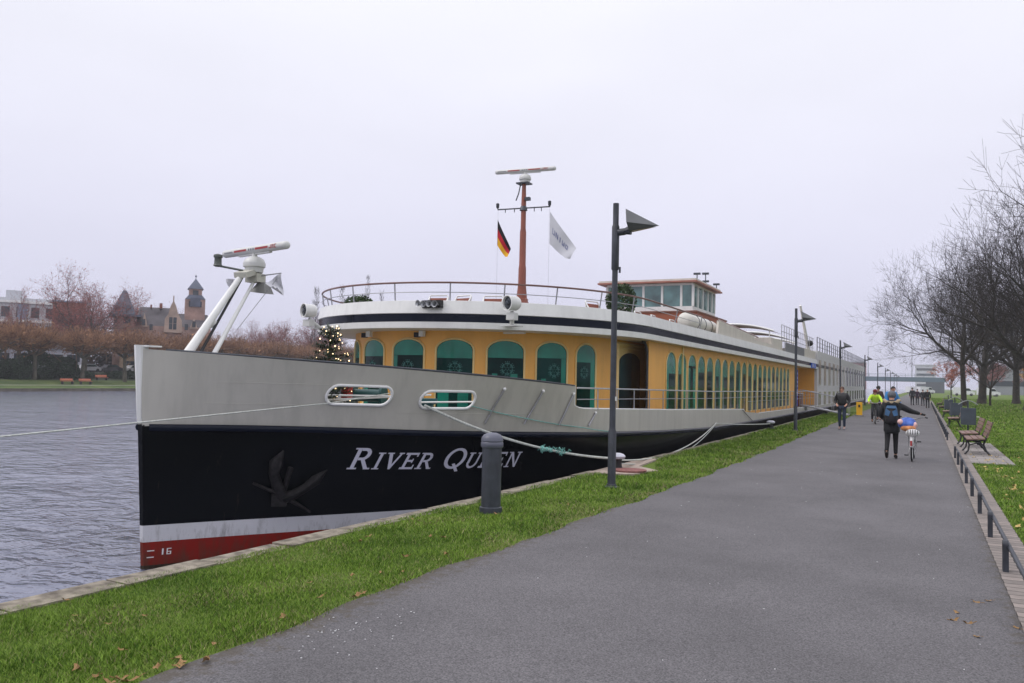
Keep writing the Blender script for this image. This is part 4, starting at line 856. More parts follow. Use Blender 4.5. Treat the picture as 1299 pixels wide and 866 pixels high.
# ================================================================== QUAY AND PATH FURNITURE
# path lamps
def lamp(loc, label):
    t_ = thing('path_lamp', label, 'street lamp', loc, 0, 'lamps along the riverside path')
    def P(mb, nm, mat, sm=40): o = mb.build(nm, mat, None, sm); o.parent = t_; return o
    m = MB(); m.lathe([(.068, 0), (.068, .93), (.056, .96), (.052, 1.0), (.050, 2.0), (.048, 3.70)], (0, 0, 0), 16); P(m, 'pole', pole_m)
    m = MB(); m.lathe([(.055, 3.66), (.064, 3.68), (.064, 4.40), (.056, 4.42), (.050, 4.44), (.050, 4.80)], (0, 0, 0), 16); m.box((.085, 0, 3.66), (.03, .02, .1)); P(m, 'lamp_bracket', pole_m)
    m = MB(); m.tube([(.05, 0, 4.30), (.17, 0, 4.31)], .06, 10); m.tube([(.15, 0, 4.31), (.26, 0, 4.33)], [.05, .085], 8); P(m, 'arm', pole_m)
    m = MB(); A = (.17, .0, 4.70); A2 = (.24, .02, 4.66); B = (.76, 0, 4.37); C1 = (.24, -.16, 4.44); C2 = (.24, .16, 4.44); D1 = (.26, -.08, 4.31); D2 = (.26, .08, 4.31)
    m.add([A, B, C1, C2, D1, D2], [(0, 2, 1), (0, 1, 3), (2, 4, 1), (4, 5, 1), (5, 3, 1), (0, 3, 5, 4, 2)]); h_ = P(m, 'lamp_hood', M('lamp_hood_grey', (.11, .115, .12), .35, metal=.4, var=.15), 0)
    m = MB(); m.add([(.28, -.07, 4.302), (.70, -.01, 4.352), (.70, .01, 4.352), (.28, .07, 4.302)], [(3, 2, 1, 0)]); o = m.build('lamp_lens', M('lamp_lens', (.35, .35, .33), .2), None); o.parent = h_
    m = MB(); m.bb((.045, -.02, 1.15 + .3), (.061, .02, 1.52)); o = P(m, 'number_plate', white)
    m = MB(); m.bb((-.03, -.0765, .35), (.03, -.066, .75)); P(m, 'access_door', darkm)
    m = MB(); m.lathe([(.13, 0), (.13, .015), (.085, .03), (.08, .06)], (0, 0, 0), 16); P(m, 'base_collar', darkm)
    return t_
LP = [(-4.68, 13.12), (-4.50, 33.8), (-4.93, 58.0), (-5.03, 85.), (-5.2, 112.8), (-5.4, 141), (-5.6, 169), (-5.8, 197), (-6, 225)]
labs = ['slate grey path lamp nearest the camera, in front of the ship bow', 'second nearest path lamp, before the ship entrance', 'third nearest path lamp, behind the man walking alone', 'fourth nearest path lamp, at the stern of the ship', 'fifth path lamp along the quay, just beyond the stern', 'sixth path lamp along the quay', 'seventh path lamp along the quay', 'eighth path lamp, small in the distance', 'farthest path lamp before the bridge']
l0 = None
for (x, y), lb in zip(LP, labs):
    if l0 is None: l0 = lamp((x, y, 0), lb)
    else: dup(l0, (x, y, 0), random.uniform(-.06, .06), lb)
# thick bollard on the grass
t_ = thing('path_bollard', 'thick slate grey bollard with domed cap on the grass in front of the ship name', 'bollard', (-5.14, 9.69, 0)); c = (-5.14, 9.69, 0)
mb = MB(); mb.lathe([(.150, -.02), (.150, .075), (.130, .085), (.130, .86)], c, 28); mb.build('post', pole_m, t_, 40)
mb = MB(); mb.lathe([(.138, .86), (.150, .875), (.150, .925), (.140, .94), (.148, .95), (.143, .99), (.115, 1.03), (.06, 1.055), (.001, 1.06)], c, 28); mb.build('cap', M('bollard_cap_grey', (.10, .105, .14), .4, var=.15), t_, 40)
mb = MB(); mb.box((-5.06, 9.58, .73), (.004, .002, .002)); 
# quay mooring bollards
def qboll(loc, label):
    t_ = thing('mooring_bollard', label, 'mooring bollard', loc, 0, 'mooring bollards on the quay edge')
    m = MB(); m.lathe([(.17, 0), (.17, .03), (.10, .05), (.085, .16), (.10, .22)], (0, 0, 0), 18); o = m.build('bollard_post', black, None, 40); o.parent = t_
    m = MB(); m.lathe([(.10, .215), (.15, .23), (.165, .27), (.13, .31), (.07, .33), (.001, .335)], (0, 0, 0), 18); o = m.build('bollard_cap', M('bollard_white', (.50, .50, .56), .5, var=.15), None, 40); o.parent = t_
qboll((-5.46, 15.62, .02), 'white capped mooring bollard on the stone slab behind the nearest lamp')
qboll((-5.45, 33.9, .02), 'white capped mooring bollard at the quay edge left of the second lamp')
qboll((-5.45, 54.5, .02), 'white capped mooring bollard near the ship entrance')
mb = MB(); mb.lathe([(.33, 0), (.34, .03), (.2, .04)], (-5.15, 15.45, .03), 20); tag(mb.build('rope_coil', M('rope_coil_red', (.22, .09, .08), .9, var=.3, scale=20), None, 40), 'reddish coil of rope on the stone slab by the nearest mooring bollard', 'rope coil')
# ropes
def rope(name, label, pts, r, mat, sag=0., n=30, group=None):
    P = []; segs = [Vector(p) for p in pts]
    for i in range(len(segs) - 1):
        for k in range(n if i == 0 or True else 1):
            u = k / n; q = segs[i].lerp(segs[i + 1], u); q.z -= sag * 4 * u * (1 - u) * ((segs[i + 1] - segs[i]).length / 6); P.append(q)
    P.append(segs[-1]); m = MB(); m.tube(P, r, 6); return tag(m.build(name, mat, None, 60), label, 'rope', group)
pr1 = surf(11.25, 1.30, .04); pr2 = surf(12.55, 1.28, .05)
rope('mooring_rope', 'thin pale rope running left from the first oval mooring port', [surf(12.2, 1.42, -.3), pr1, pr1 + Vector((.86, -6.3, -.215)) * 3.1], .011, rope_m, .0)
rope('mooring_rope', 'thick pale rope from the second mooring port down to the near quay bollard', [pr2, (-5.42, 15.75, .23)], .026, rope_m, .30)
rope('mooring_rope', 'thin greenish rope hanging along the bulwark from the second mooring port', [surf(13.35, 1.27, .05), surf(14.6, 1.02, .06), surf(16.4, .78, .07), surf(18.0, .62, .07)], .009, teal_rope, .05)
rope('mooring_rope', 'pale rope rising from the near quay bollard to the ship side', [(-5.42, 15.75, .2), (-6.40, 28.5, .42)], .018, rope_m, .16)
rope('mooring_rope', 'pale rope lying just above the slab, doubled beside the rising rope', [(-5.40, 15.70, .14), (-6.40, 28.5, .40)], .014, rope_m, .20)
rope('mooring_rope', 'pale rope from the ship side to the second quay bollard', [(-6.40, 28.4, .40), (-5.45, 33.9, .22)], .018, rope_m, .03)
rope('mooring_rope', 'dark rope slanting down the grey hull side amidships', [(-6.42, 33.2, .75), (-6.40, 35.2, .25)], .012, black, 0)
# frayed teal knot on the thick rope
a, b_ = pr2, Vector((-5.42, 15.75, .23)); rng = random.Random(4); m = MB()
def rp(u): q = a.lerp(b_, u); q.z -= .30 * 4 * u * (1 - u) * ((b_ - a).length / 6); return q
for k in range(26):
    u = .56 + rng.uniform(0, .14); c = rp(u); pts = [c]
    for j in range(4): pts.append(pts[-1] + Vector((rng.uniform(-.05, .05), rng.uniform(-.05, .05), rng.uniform(-.045, .045))))
    m.tube(pts, .009, 5)
for k in range(3): m.sph(rp(.575 + .02 * k), (.045, .05, .045), 8, 6)
tag(m.build('frayed_rope_knot', teal_rope, None, 60), 'frayed teal knot wound round the thick mooring rope', 'knot')
# gangway and yellow stand
t_ = thing('gangway', 'grey gangway with handrails from the ship entrance down to the path', 'gangway', (-5, 54, 0))
mb = MB(); mb.prism([(-6.7, 52.3, .55), (-6.7, 53.5, .55), (-4.0, 53.4, .05), (-4.0, 52.2, .05)], (0, 0, .06)); mb.build('ramp', steel, t_)
mb = MB()
for y in (52.3, 53.45):
    mb.tube([(-6.7, y, 1.5), (-4.0, y, 1.0)], .02, 5)
    for k in range(4): mb.tube([(-6.7 + .9 * k, y, .58 - .17 * k), (-6.7 + .9 * k, y, 1.5 - .167 * k)], .016, 5)
mb.build('ramp_rail', steel, t_)
t_ = thing('yellow_stand', 'bright yellow stand at the path edge by the gangway', 'stand', (-3.45, 53.2, 0))
mb = MB(); mb.bb((-3.61, 53.1, .08), (-3.29, 53.3, .85)); mb.build('panel', M('yellow_plastic', (.78, .42, .01), .5, var=.06), t_)
mb = MB(); mb.bb((-3.7, 52.9, 0), (-3.2, 53.5, .08)); mb.build('foot', M('grey_rubber_foot', (.2, .2, .2), .8), t_)
mb = MB(); mb.bb((-3.50, 53.06, .55), (-3.40, 53.095, .7)); mb.build('hand_hole', black, t_)
# low rail fence
fm = M('fence_dark_steel', (.03, .034, .045), .5, metal=.0, var=.2, scale=6)
def fence(ys_, label, gname):
    t_ = thing('low_rail_fence', label, 'fence', (.71, ys_[0], 0))
    for i, y in enumerate(ys_):
        m = MB(); m.bb((.685, y - .045, -.02), (.735, y + .045, .27)); m.tube([(.685, y, .27), (.735, y, .27)], .045, 12); m.build('post', fm, t_, 40)
        if i < len(ys_) - 1:
            y2 = ys_[i + 1]; m = MB(); m.tube([(.745, y, .25), (.75, y + (y2 - y) * .5, .235 + random.uniform(-.006, .006)), (.745, y2, .25)], .021, 8); m.build('rail', fm, t_, 60)
fence([5.25 + 2.075 * k for k in range(10)], 'low dark rail fence on the setts in the right foreground', 'near')
fence([31.8 + 2.07 * k for k in range(12)], 'low dark rail fence beyond the two near benches', 'mid')
fence([59.5 + 2.07 * k for k in range(22)], 'low dark rail fence running to the far end of the path', 'far')
# benches
bw = M('bench_slats_brown', (.20, .115, .09), .55, var=.3, scale=7, bump=.2, bscale=60); bi = M('bench_cast_iron', (.018, .02, .024), .5, var=.2)
def bench(loc, label):
    t_ = thing('park_bench', label, 'bench', loc, 0, 'park benches facing the path')
    L = 1.75
    def P(m, nm, mt, sm=40): o = m.build(nm, mt, None, sm); o.parent = t_
    m = MB()
    for k in range(3): m.box((.10 + .16 * k, L / 2, .45 + .012 * k), (.145, L, .035), rotm(0, -.03, 0))
    P(m, 'seat', bw, 0)
    m = MB()
    for k in range(4): m.box((.56 + .035 * k, L / 2, .56 + .115 * k), (.03, L, .10), rotm(0, .26, 0))
    P(m, 'backrest', bw, 0)
    for y in (.14, L - .14):
        m = MB(); m.tube([(-.02, y, .0), (.07, y, .12), (.1, y, .28), (.06, y, .42)], [.03, .026, .026, .03], 6); m.tube([(.62, y, .0), (.52, y, .14), (.46, y, .3), (.5, y, .43), (.6, y, .68), (.7, y, .97)], [.035, .03, .03, .03, .026, .02], 6)
        m.tube([(.06, y, .42), (.3, y, .40), (.52, y, .44)], .026, 6); m.tube([(.1, y, .28), (.28, y, .34), (.46, y, .3)], .018, 6); P(m, 'leg', bi, 60)
    t_.scale = (.93, 1, .92)
    return t_
b0 = bench((1.0, 25.3, .012), 'brown slatted park bench nearest the camera on the paving')
dup(b0, (1.0, 28.3, .012), .02, 'brown slatted park bench just behind the nearest one')
for i, (x, y, l) in enumerate(((.98, 42.6, 'park bench beyond the grey litter bin'), (1.0, 55.6, 'park bench before the second grey litter bin'), (1.0, 70, 'park bench at the foot of the first big tree row'), (1.0, 84, 'small far park bench near the three walkers'))):
    dup(b0, (x, y, .0), 0, l)
# litter bins
def bin_(loc, label):
    t_ = thing('litter_bin', label, 'litter bin', loc, 0, 'grey litter bins beside the benches')
    m = MB(); m.bb((-.28, -.2, .28), (.28, .2, .98)); m.bb((-.24, -.21, .33), (.24, -.203, .93)); o = m.build('bin_box', M('bin_slate', (.05, .062, .085), .5, var=.15), None); o.parent = t_
    m = MB(); m.tube([(0, .22, 0), (0, .22, 1.28)], .035, 8); o = m.build('bin_post', darkm, None, 60); o.parent = t_
    m = MB(); m.tube([(-.36, .1, 1.12), (-.18, .15, 1.24), (0, .2, 1.3), (.18, .15, 1.24), (.36, .1, 1.12)], .022, 6); o = m.build('bin_hood', M('bin_hood_pale', (.25, .27, .26), .5), None, 60); o.parent = t_
    m = MB(); m.box((.36, 0, .62), (.1, .1, .03)); o = m.build('ash_tray', white, None); o.parent = t_
    return t_
bb0 = bin_((1.66, 39.5, 0), 'slate grey litter bin with pale arched hood just behind the second bench')
dup(bb0, (1.6, 52.5, 0), .2, 'slate grey litter bin farther along, beside the far benches')
dup(bb0, (1.6, 67.5, 0), .1, 'farthest small grey litter bin by the lawn edge')
# fallen leaves and litter
lfm = M('fallen_leaf_brown', (.20, .085, .03), .8, var=.5, scale=20, col2=(.42, .26, .10)); lfy = M('fallen_leaf_yellow', (.48, .34, .12), .8, var=.4, scale=20)
def leafmesh(mat, nm):
    n = 10; m = MB(); P = []
    for k in range(n): a = 2 * PI * k / n; r = 1 if k % 2 == 0 else .55; P.append((r * math.cos(a) * 1.2, r * math.sin(a) * .8, .18 * math.sin(a * 2 + 1)))
    m.add(P + [(0, 0, -.1), ], [(i, (i + 1) % n, n) for i in range(n)]); m.tube([(-1.0, 0, .0), (-1.7, .1, .12)], .04, 4); return m.build(nm, mat, None)
lf = [leafmesh(lfm, 'fallen_leaf'), leafmesh(lfy, 'fallen_leaf')]
rng = random.Random(12); spots = []
for k in range(24): y = rng.uniform(3.0, 11); xl = quayX(y) + .3; spots.append((rng.uniform(xl, -3.9), y, .03, 'dry brown leaf fallen on the riverside grass', 'leaves fallen on the riverside grass', 0, rng.uniform(.022, .045)))
for k in range(10): y = rng.uniform(3.2, 5.5); spots.append((-4.05 + rng.uniform(-.12, .08), y, .02, 'brown leaf lying along the left edge of the path', 'leaves along the left path edge', 0, rng.uniform(.03, .05)))
for k in range(85): y = rng.uniform(9, 26) ; spots.append((1.05 + abs(rng.gauss(0, 1)) * (y - 5) * .06, y, .03, 'pale yellow leaf fallen on the park lawn beside the setts', 'leaves fallen on the park lawn', 1, rng.uniform(.035, .06)))
for k in range(7): spots.append((rng.uniform(.1, .62), rng.uniform(6.4, 9), .012, 'orange brown leaf lying on the asphalt near the fence', 'leaves on the asphalt near the fence', 0, rng.uniform(.03, .045)))
used = [False, False]
for x, y, z, lb, gp, k, s in spots:
    if not used[k]: o = lf[k]; used[k] = True
    else: o = lf[k].copy(); COL.objects.link(o)
    o.location = (x, y, z); o.scale = (s, s * rng.uniform(.6, 1), s * rng.uniform(.6, 2.2)); o.rotation_euler = (rng.uniform(-.3, .3), rng.uniform(-.3, .3), rng.uniform(0, 6.3)); tag(o, lb, 'leaf', gp)
mb = MB(); rng = random.Random(2)
for k in range(130):
    x = -3.6 + rng.gauss(0, .16); y = 4.7 + rng.gauss(0, .3)
    if k > 45: x = rng.uniform(-3.8, .6); y = rng.uniform(4, 30)
    mb.box((x, y, .008), (.009 * rng.uniform(.3, 1.4), .009 * rng.uniform(.3, 1.4), .004), rotm(0, 0, rng.uniform(0, 3)))
tag(mb.build('white_grit', M('white_grit', (.6, .6, .6), .8), None), 'tiny white crumbs scattered over the asphalt', 'grit', kind='stuff')

# ================================================================== PEOPLE AND BICYCLES
skin_m = M('skin', (.50, .27, .19), .5, var=.06)
def skinned(name, nodes, edges, mat, parent, sub=1, root=0):
    me = bpy.data.meshes.new(name); me.from_pydata([n[:3] for n in nodes], edges, []); o = bpy.data.objects.new(name, me); COL.objects.link(o)
    sk = o.modifiers.new('s', 'SKIN'); sk.use_smooth_shade = True
    lay = me.skin_vertices[0].data
    for i, n in enumerate(nodes): lay[i].radius = (n[3], n[4] if len(n) > 4 else n[3]); lay[i].use_root = (i == root)
    ss = o.modifiers.new('u', 'SUBSURF'); ss.levels = sub; ss.render_levels = sub
    bpy.context.view_layer.update(); dg = bpy.context.evaluated_depsgraph_get(); m2 = bpy.data.meshes.new_from_object(o.evaluated_get(dg)); m2.name = name
    bpy.data.objects.remove(o); m2.materials.clear(); m2.materials.append(mat); m2.shade_smooth()
    o = bpy.data.objects.new(name, m2); COL.objects.link(o); o.parent = parent; return o
def person(label, loc, rz, pose, jm, tm, sm, hair=None, hat=None, h=1.72, coat=0.0, bulk=1.0, extras=None, group=None):
    k = h / 1.72; root = thing('person', label, 'person', loc, rz, group); root.scale = (k, k, k)
    J = dict(pel=(0, 0, .93), wai=(0, .01, 1.10), che=(0, .0, 1.30), nk=(0, .0, 1.46), hd=(0, .03, 1.60), ht=(0, .025, 1.68),
             sl=(-.17, 0, 1.40), el=(-.23, -.02, 1.13), wl=(-.22, .08, .90), sr=(.17, 0, 1.40), er=(.23, -.02, 1.13), wr=(.22, .08, .90),
             hl=(-.09, 0, .90), kl=(-.10, .03, .49), al=(-.10, -.02, .08), tl=(-.11, .15, .03), hr=(.09, 0, .90), kr=(.10, .03, .49), ar=(.10, -.02, .08), tr=(.11, .15, .03))
    J.update(pose); V = lambda n: Vector(J[n])
    names = ['pel', 'wai', 'che', 'nk', 'hd', 'ht', 'sl', 'el', 'wl', 'sr', 'er', 'wr', 'hl', 'kl', 'al', 'tl', 'hr', 'kr', 'ar', 'tr']
    rad = dict(pel=(.14, .10), wai=(.12, .09), che=(.15, .10), nk=(.055, .055), hd=(.077, .092), ht=(.066, .08), sl=.06, el=.042, wl=.027, sr=.06, er=.042, wr=.027, hl=.085, kl=.055, al=.038, tl=.03, hr=.085, kr=.055, ar=.038, tr=.03)
    nodes = []; ix = {}
    for n in names: r = rad[n]; r = r if isinstance(r, tuple) else (r, r); nodes.append((*J[n], *r)); ix[n] = len(nodes) - 1
    ed = [('pel', 'wai'), ('wai', 'che'), ('che', 'nk'), ('nk', 'hd'), ('hd', 'ht'), ('che', 'sl'), ('sl', 'el'), ('el', 'wl'), ('che', 'sr'), ('sr', 'er'), ('er', 'wr'), ('pel', 'hl'), ('hl', 'kl'), ('kl', 'al'), ('al', 'tl'), ('pel', 'hr'), ('hr', 'kr'), ('kr', 'ar'), ('ar', 'tr')]
    ed = [(ix[a], ix[b]) for a, b in ed]
    for s, w, e_ in (('l', 'wl', 'el'), ('r', 'wr', 'er')):  # hands with five fingers
        d = (V(w) - V(e_)).normalized(); side = d.cross(Vector((0, 0, 1))); side = side.normalized() if side.length > .2 else Vector((0, 1, 0)); up = side.cross(d)
        pm = V(w) + d * .06; nodes.append((*pm, .032, .022)); pi_ = len(nodes) - 1; ed.append((ix[w], pi_))
        for q, (o, ln) in enumerate(((-.028, .055), (-.010, .068), (.010, .064), (.027, .05))):
            a = pm + side * o + d * .035; nodes.append((*a, .0095)); ed.append((pi_, len(nodes) - 1)); b2 = a + d * ln * .6; nodes.append((*b2, .0085)); ed.append((len(nodes) - 2, len(nodes) - 1)); c2 = b2 + d * ln * .3 - up * ln * .5; nodes.append((*c2, .007)); ed.append((len(nodes) - 2, len(nodes) - 1))
        a = pm - side * .035 + d * .0; nodes.append((*a, .011)); ed.append((pi_, len(nodes) - 1)); b2 = a - side * .02 + d * .035 - up * .01; nodes.append((*b2, .009)); ed.append((len(nodes) - 2, len(nodes) - 1))
    skinned('body', nodes, ed, skin_m, root)
    b = bulk; nn = [(*J['pel'], .165 * b, .125 * b), (*J['wai'], .155 * b, .125 * b), (*J['che'], .175 * b, .13 * b), (*(V('che').lerp(V('nk'), .75)), .10, .09), (*J['sl'], .082 * b), (*J['el'], .06 * b), (*J['wl'], .045), (*J['sr'], .082 * b), (*J['er'], .06 * b), (*J['wr'], .045)]
    ee = [(0, 1), (1, 2), (2, 3), (2, 4), (4, 5), (5, 6), (2, 7), (7, 8), (8, 9)]
    if coat: nn.append((J['pel'][0], J['pel'][1], J['pel'][2] - coat, .185 * b, .15 * b)); ee.append((0, len(nn) - 1))
    jk = skinned('jacket', nn, ee, jm, root)
    nn = [(*(V('pel') + Vector((0, 0, .04))), .14, .11), (*J['hl'], .10), (*J['kl'], .068), (*(V('al') + Vector((0, 0, .02))), .05), (*J['hr'], .10), (*J['kr'], .068), (*(V('ar') + Vector((0, 0, .02))), .05)]
    skinned('trousers', nn, [(0, 1), (1, 2), (2, 3), (0, 4), (4, 5), (5, 6)], tm, root)
    for a, t2 in (('al', 'tl'), ('ar', 'tr')):
        A, T = V(a), V(t2); d = (T - A); hb = A - d * .35 - Vector((0, 0, .03)); skinned('shoe', [(*A, .05), (*hb, .042), (*(A + d * .6 - Vector((0, 0, .015))), .045, .042), (*(A + d * 1.05), .038, .03)], [(0, 1), (0, 2), (2, 3)], sm, root)
    hd = V('hd'); fd = (V('hd') - V('nk')); 
    # face features
    m = MB()
    for sx in (-.03, .03): m.sph((hd.x + sx, hd.y + .082, hd.z + .02), (.014, .008, .009), 8, 5)
    o = m.build('eyes', M('eye_dark', (.03, .02, .02), .3), None, 60); o.parent = root
    m = MB(); m.sph((hd.x, hd.y + .098, hd.z - .01), (.014, .024, .026), 8, 6); m.sph((hd.x - .082, hd.y, hd.z), (.01, .022, .032), 8, 5); m.sph((hd.x + .082, hd.y, hd.z), (.01, .022, .032), 8, 5); o = m.build('nose_and_ears', skin_m, None, 60); o.parent = root
    m = MB(); m.sph((hd.x, hd.y + .084, hd.z - .052), (.024, .008, .007), 8, 5); o = m.build('mouth', M('lips', (.35, .10, .09), .5), None, 60); o.parent = root
    if hair:
        m = MB(); rows = []
        for i in range(9):
            t2 = PI * .62 * i / 8; row = []
            for j in range(18):
                a = 2 * PI * j / 18; fr = max(0, math.sin(a)) ; tt = t2 * (1 - .38 * fr); row.append((hd.x + .086 * math.sin(tt) * math.cos(a), hd.y - .008 + .102 * math.sin(tt) * math.sin(a), hd.z + .028 + .098 * math.cos(tt)))
            rows.append(row)
        m.grid(rows, closed=True); o = m.build('hair', hair, None, 80); o.parent = root
    if hat:
        m = MB(); m.sph((hd.x, hd.y - .005, hd.z + .045), (.104, .118, .105), 16, 10); o = m.build('knitted_hat', hat, None, 80); o.parent = root
    if extras: extras(root, J)
    return root
blk = M('black_coat_cloth', (.014, .015, .018), .8, var=.25, scale=5, bump=.3, bscale=14); navyj = M('navy_denim', (.016, .028, .055), .8, var=.2, scale=5); dk = M('charcoal_cloth', (.022, .024, .03), .8, var=.2)
shoe_b = M('shoe_dark_brown', (.02, .015, .012), .6); shoe_g = M('shoe_grey', (.2, .2, .22), .6); hair_d = M('hair_dark', (.012, .010, .009), .6, var=.3, scale=20); hair_b = M('hair_brown', (.10, .05, .03), .6, var=.3, scale=20); hair_w = M('hair_white', (.45, .45, .44), .7)
# woman pushing the bicycle, seen from behind
def wex(root, J):
    m = MB(); m.tube([(-.18, -.02, 1.50), (-.12, -.16, 1.455), (0, -.21, 1.44), (.12, -.16, 1.455), (.18, -.02, 1.50), (.13, .08, 1.49)], .045, 8); o = m.build('fur_trim', M('fur_tan', (.34, .27, .18), .95, var=.3, scale=40, bump=.8, bscale=60), None, 60); o.parent = root
    m = MB(); m.sph((0, -.13, 1.42), (.17, .12, .10), 12, 8); o = m.build('hood', blk, None, 60); o.parent = root
    skinned('glove', [(*J['wr'], .045), (*(Vector(J['wr']) + Vector((.05, .05, -.015))), .048, .03), (*(Vector(J['wr']) + Vector((.12, .11, -.03))), .035, .024)], [(0, 1), (1, 2)], blk, root)
    m = MB()
    for z0, w0 in ((1.02, .14), (1.12, .15), (1.22, .145), (1.32, .12)): pass
    rows = []
    for z, w_, dd in ((.92, .11, .08), (.97, .15, .13), (1.10, .165, .15), (1.24, .15, .13), (1.36, .11, .08)):
        rows.append([(w_ * math.cos(a), -.17 + dd * math.sin(a), z) for a in np.linspace(0, 2 * PI, 15)[:-1]])
    m.grid(rows, closed=True); m.add(rows[0], [tuple(range(14))]); m.add(rows[-1], [tuple(range(14))[::-1]]); bp = m.build('backpack', M('backpack_black', (.02, .018, .022), .7, var=.2), None, 50); bp.parent = root
    m = MB(); m.add([(-.13, -.305, 1.30), (-.02, -.318, 1.22), (-.06, -.325, 1.10), (-.155, -.30, 1.13)], [(0, 1, 2, 3)]); m.add([(.13, -.305, 1.30), (.02, -.318, 1.22), (.06, -.325, 1.10), (.155, -.30, 1.13)], [(3, 2, 1, 0)]); m.prism([(-.13, -.30, 1.30), (.13, -.30, 1.30), (.10, -.27, 1.37), (-.10, -.27, 1.37)], (0, .05, 0)); o = m.build('backpack_panel', M('backpack_blue', (.04, .11, .22), .7, var=.2), None); o.parent = bp
person('woman in a black hooded parka with a blue backpack walking beside her bicycle', (-.72, 22.6, 0.004), 0.0,
       dict(sr=(.18, .02, 1.38), er=(.42, .10, 1.24), wr=(.66, .34, 1.17), el=(-.27, .02, 1.12), wl=(-.2, .20, 1.0), kl=(-.10, .0, .50), al=(-.11, -.24, .17), tl=(-.11, -.18, .03), kr=(.09, .12, .50), ar=(.09, .06, .08), tr=(.10, .22, .03), hd=(0, .05, 1.60)),
       blk, M('black_trousers', (.012, .012, .014), .85, var=.2), shoe_b, hat=M('grey_knit', (.12, .125, .14), .9, var=.3, scale=40, bump=.6, bscale=50), h=1.66, coat=.30, bulk=1.25, extras=wex)
# bicycles
def wheel(par, c, r=.345):
    c = Vector(c); ring = lambda rr, n=36: [c + Vector((0, rr * math.cos(2 * PI * k / n), rr * math.sin(2 * PI * k / n))) for k in range(n)]
    m = MB(); m.tube(ring(r - .02), .02, 8, closed=True); w = m.build('wheel', black, None, 60); w.parent = par
    m = MB(); m.tube(ring(r - .045), .012, 6, closed=True)
    for k in range(18): a = 2 * PI * k / 18; m.tube([c + Vector((.02 * (-1) ** k, 0, 0)), c + Vector((0, (r - .05) * math.cos(a), (r - .05) * math.sin(a)))], .0022, 3)
    m.tube([c - Vector((.05, 0, 0)), c + Vector((.05, 0, 0))], .025, 8); o = m.build('rim', M('alloy', (.45, .45, .46), .3, metal=.7), None, 60); o.parent = w
def bicycle(label, loc, rz, fmat, steer=0., extras=None, lean=0.):
    t_ = thing('bicycle', label, 'bicycle', loc, rz); t_.rotation_euler = (0, lean, rz)
    P = lambda m, nm, mt: (lambda o: (setattr(o, 'parent', t_), o)[1])(m.build(nm, mt, None, 60))
    wheel(t_, (0, 0, .345)); wheel(t_, (0, 1.08, .345))
    m = MB(); bbk = (0, .42, .29); st = (0, .26, .80); hd0 = (0, .86, .80); hd1 = (0, .90, .62)
    for a, b2, r in ((bbk, st, .017), (bbk, hd1, .02), (bbk, (0, .84, .72), .015), (hd0, hd1, .022), ((-.05, 0, .345), (-.02, .42, .29), .011), ((.05, 0, .345), (.02, .42, .29), .011), ((-.05, 0, .345), (0, .28, .72), .009), ((.05, 0, .345), (0, .28, .72), .009), ((-.05, 1.08, .345), (-.03, .92, .66), .012), ((.05, 1.08, .345), (.03, .92, .66), .012), (st, (0, .23, .93), .014), (hd0, (0, .83, .98), .014)): m.tube([a, b2], r, 8)
    P(m, 'frame', fmat)
    m = MB(); m.tube([(-.31, .62, 1.04), (-.25, .74, 1.05), (-.06, .84, 1.0), (.06, .84, 1.0), (.25, .74, 1.05), (.31, .62, 1.04)], .012, 8); hb = P(m, 'handlebar', MATS['alloy'])
    m = MB(); m.tube([(-.31, .60, 1.04), (-.27, .70, 1.05)], .018, 8); m.tube([(.31, .60, 1.04), (.27, .70, 1.05)], .018, 8); o = m.build('grip', black, None, 60); o.parent = hb
    m = MB(); m.sph((0, .20, .95), (.075, .13, .035), 12, 8); P(m, 'saddle', black)
    m = MB(); m.tube([(-.09, .42, .12), (-.07, .42, .29), (.07, .42, .29), (.09, .42, .46)], .010, 6); m.lathe([(.08, -.004), (.08, .004)], (.05, .42, .29), 20, (1, 0, 0)); P(m, 'crank', MATS['alloy'])
    for x, z in ((-.14, .12), (.14, .46)): m = MB(); m.box((x, .42, z), (.09, .07, .025)); P(m, 'pedal', black)
    m = MB(); A = [(.365 * math.cos(a), .345 + .365 * math.sin(a)) for a in np.linspace(.25, PI * .98, 12)]
    m.grid([[(-.028, -c2, s2) for c2, s2 in [(-q[0], q[1]) for q in A]], [(.028, -c2, s2) for c2, s2 in [(-q[0], q[1]) for q in A]]]); P(m, 'mudguard', fmat)
    m = MB(); m.tube([(-.07, -.28, .74), (-.07, .2, .76)], .007, 5); m.tube([(.07, -.28, .74), (.07, .2, .76)], .007, 5); m.tube([(-.07, -.28, .74), (.07, -.28, .74)], .007, 5); m.tube([(-.06, 0, .345), (-.07, -.15, .74)], .006, 5); m.tube([(.06, 0, .345), (.07, -.15, .74)], .006, 5); P(m, 'rack', black)
    return t_
bk = bicycle('white bicycle with a patterned bundle and helmet at the back, pushed by the woman', (-.26, 22.05, .004), -.03, M('bike_white', (.6, .6, .6), .35))
m = MB(); m.box((0, -.02, .40 + .0), (.03, .02, .28)); m.tube([(0, -.37, .34), (0, -.36, .60)], [.03, .025], 8); 
m2 = MB(); m2.bb((-.022, -.40, .40), (.022, -.37, .52)); o = m2.build('tail_light', M('tail_light_red', (.35, .03, .03), .3), None); o.parent = bk
rng = random.Random(1); tb = thing('shopping_bundle', 'blue, pink and orange patterned bag tied on the rack of the white bicycle', 'bag', (-.36, 22.1, .80))
m = MB(); rows = []
for i in range(9):
    t2 = PI * i / 8; rows.append([(.20 * math.sin(t2) * math.cos(a) * (1 + .08 * math.sin(3 * a + i)), .20 * math.sin(t2) * math.sin(a), .10 + .15 * math.cos(t2) * (1 + .1 * math.cos(2 * a))) for a in np.linspace(0, 2 * PI, 17)[:-1]])
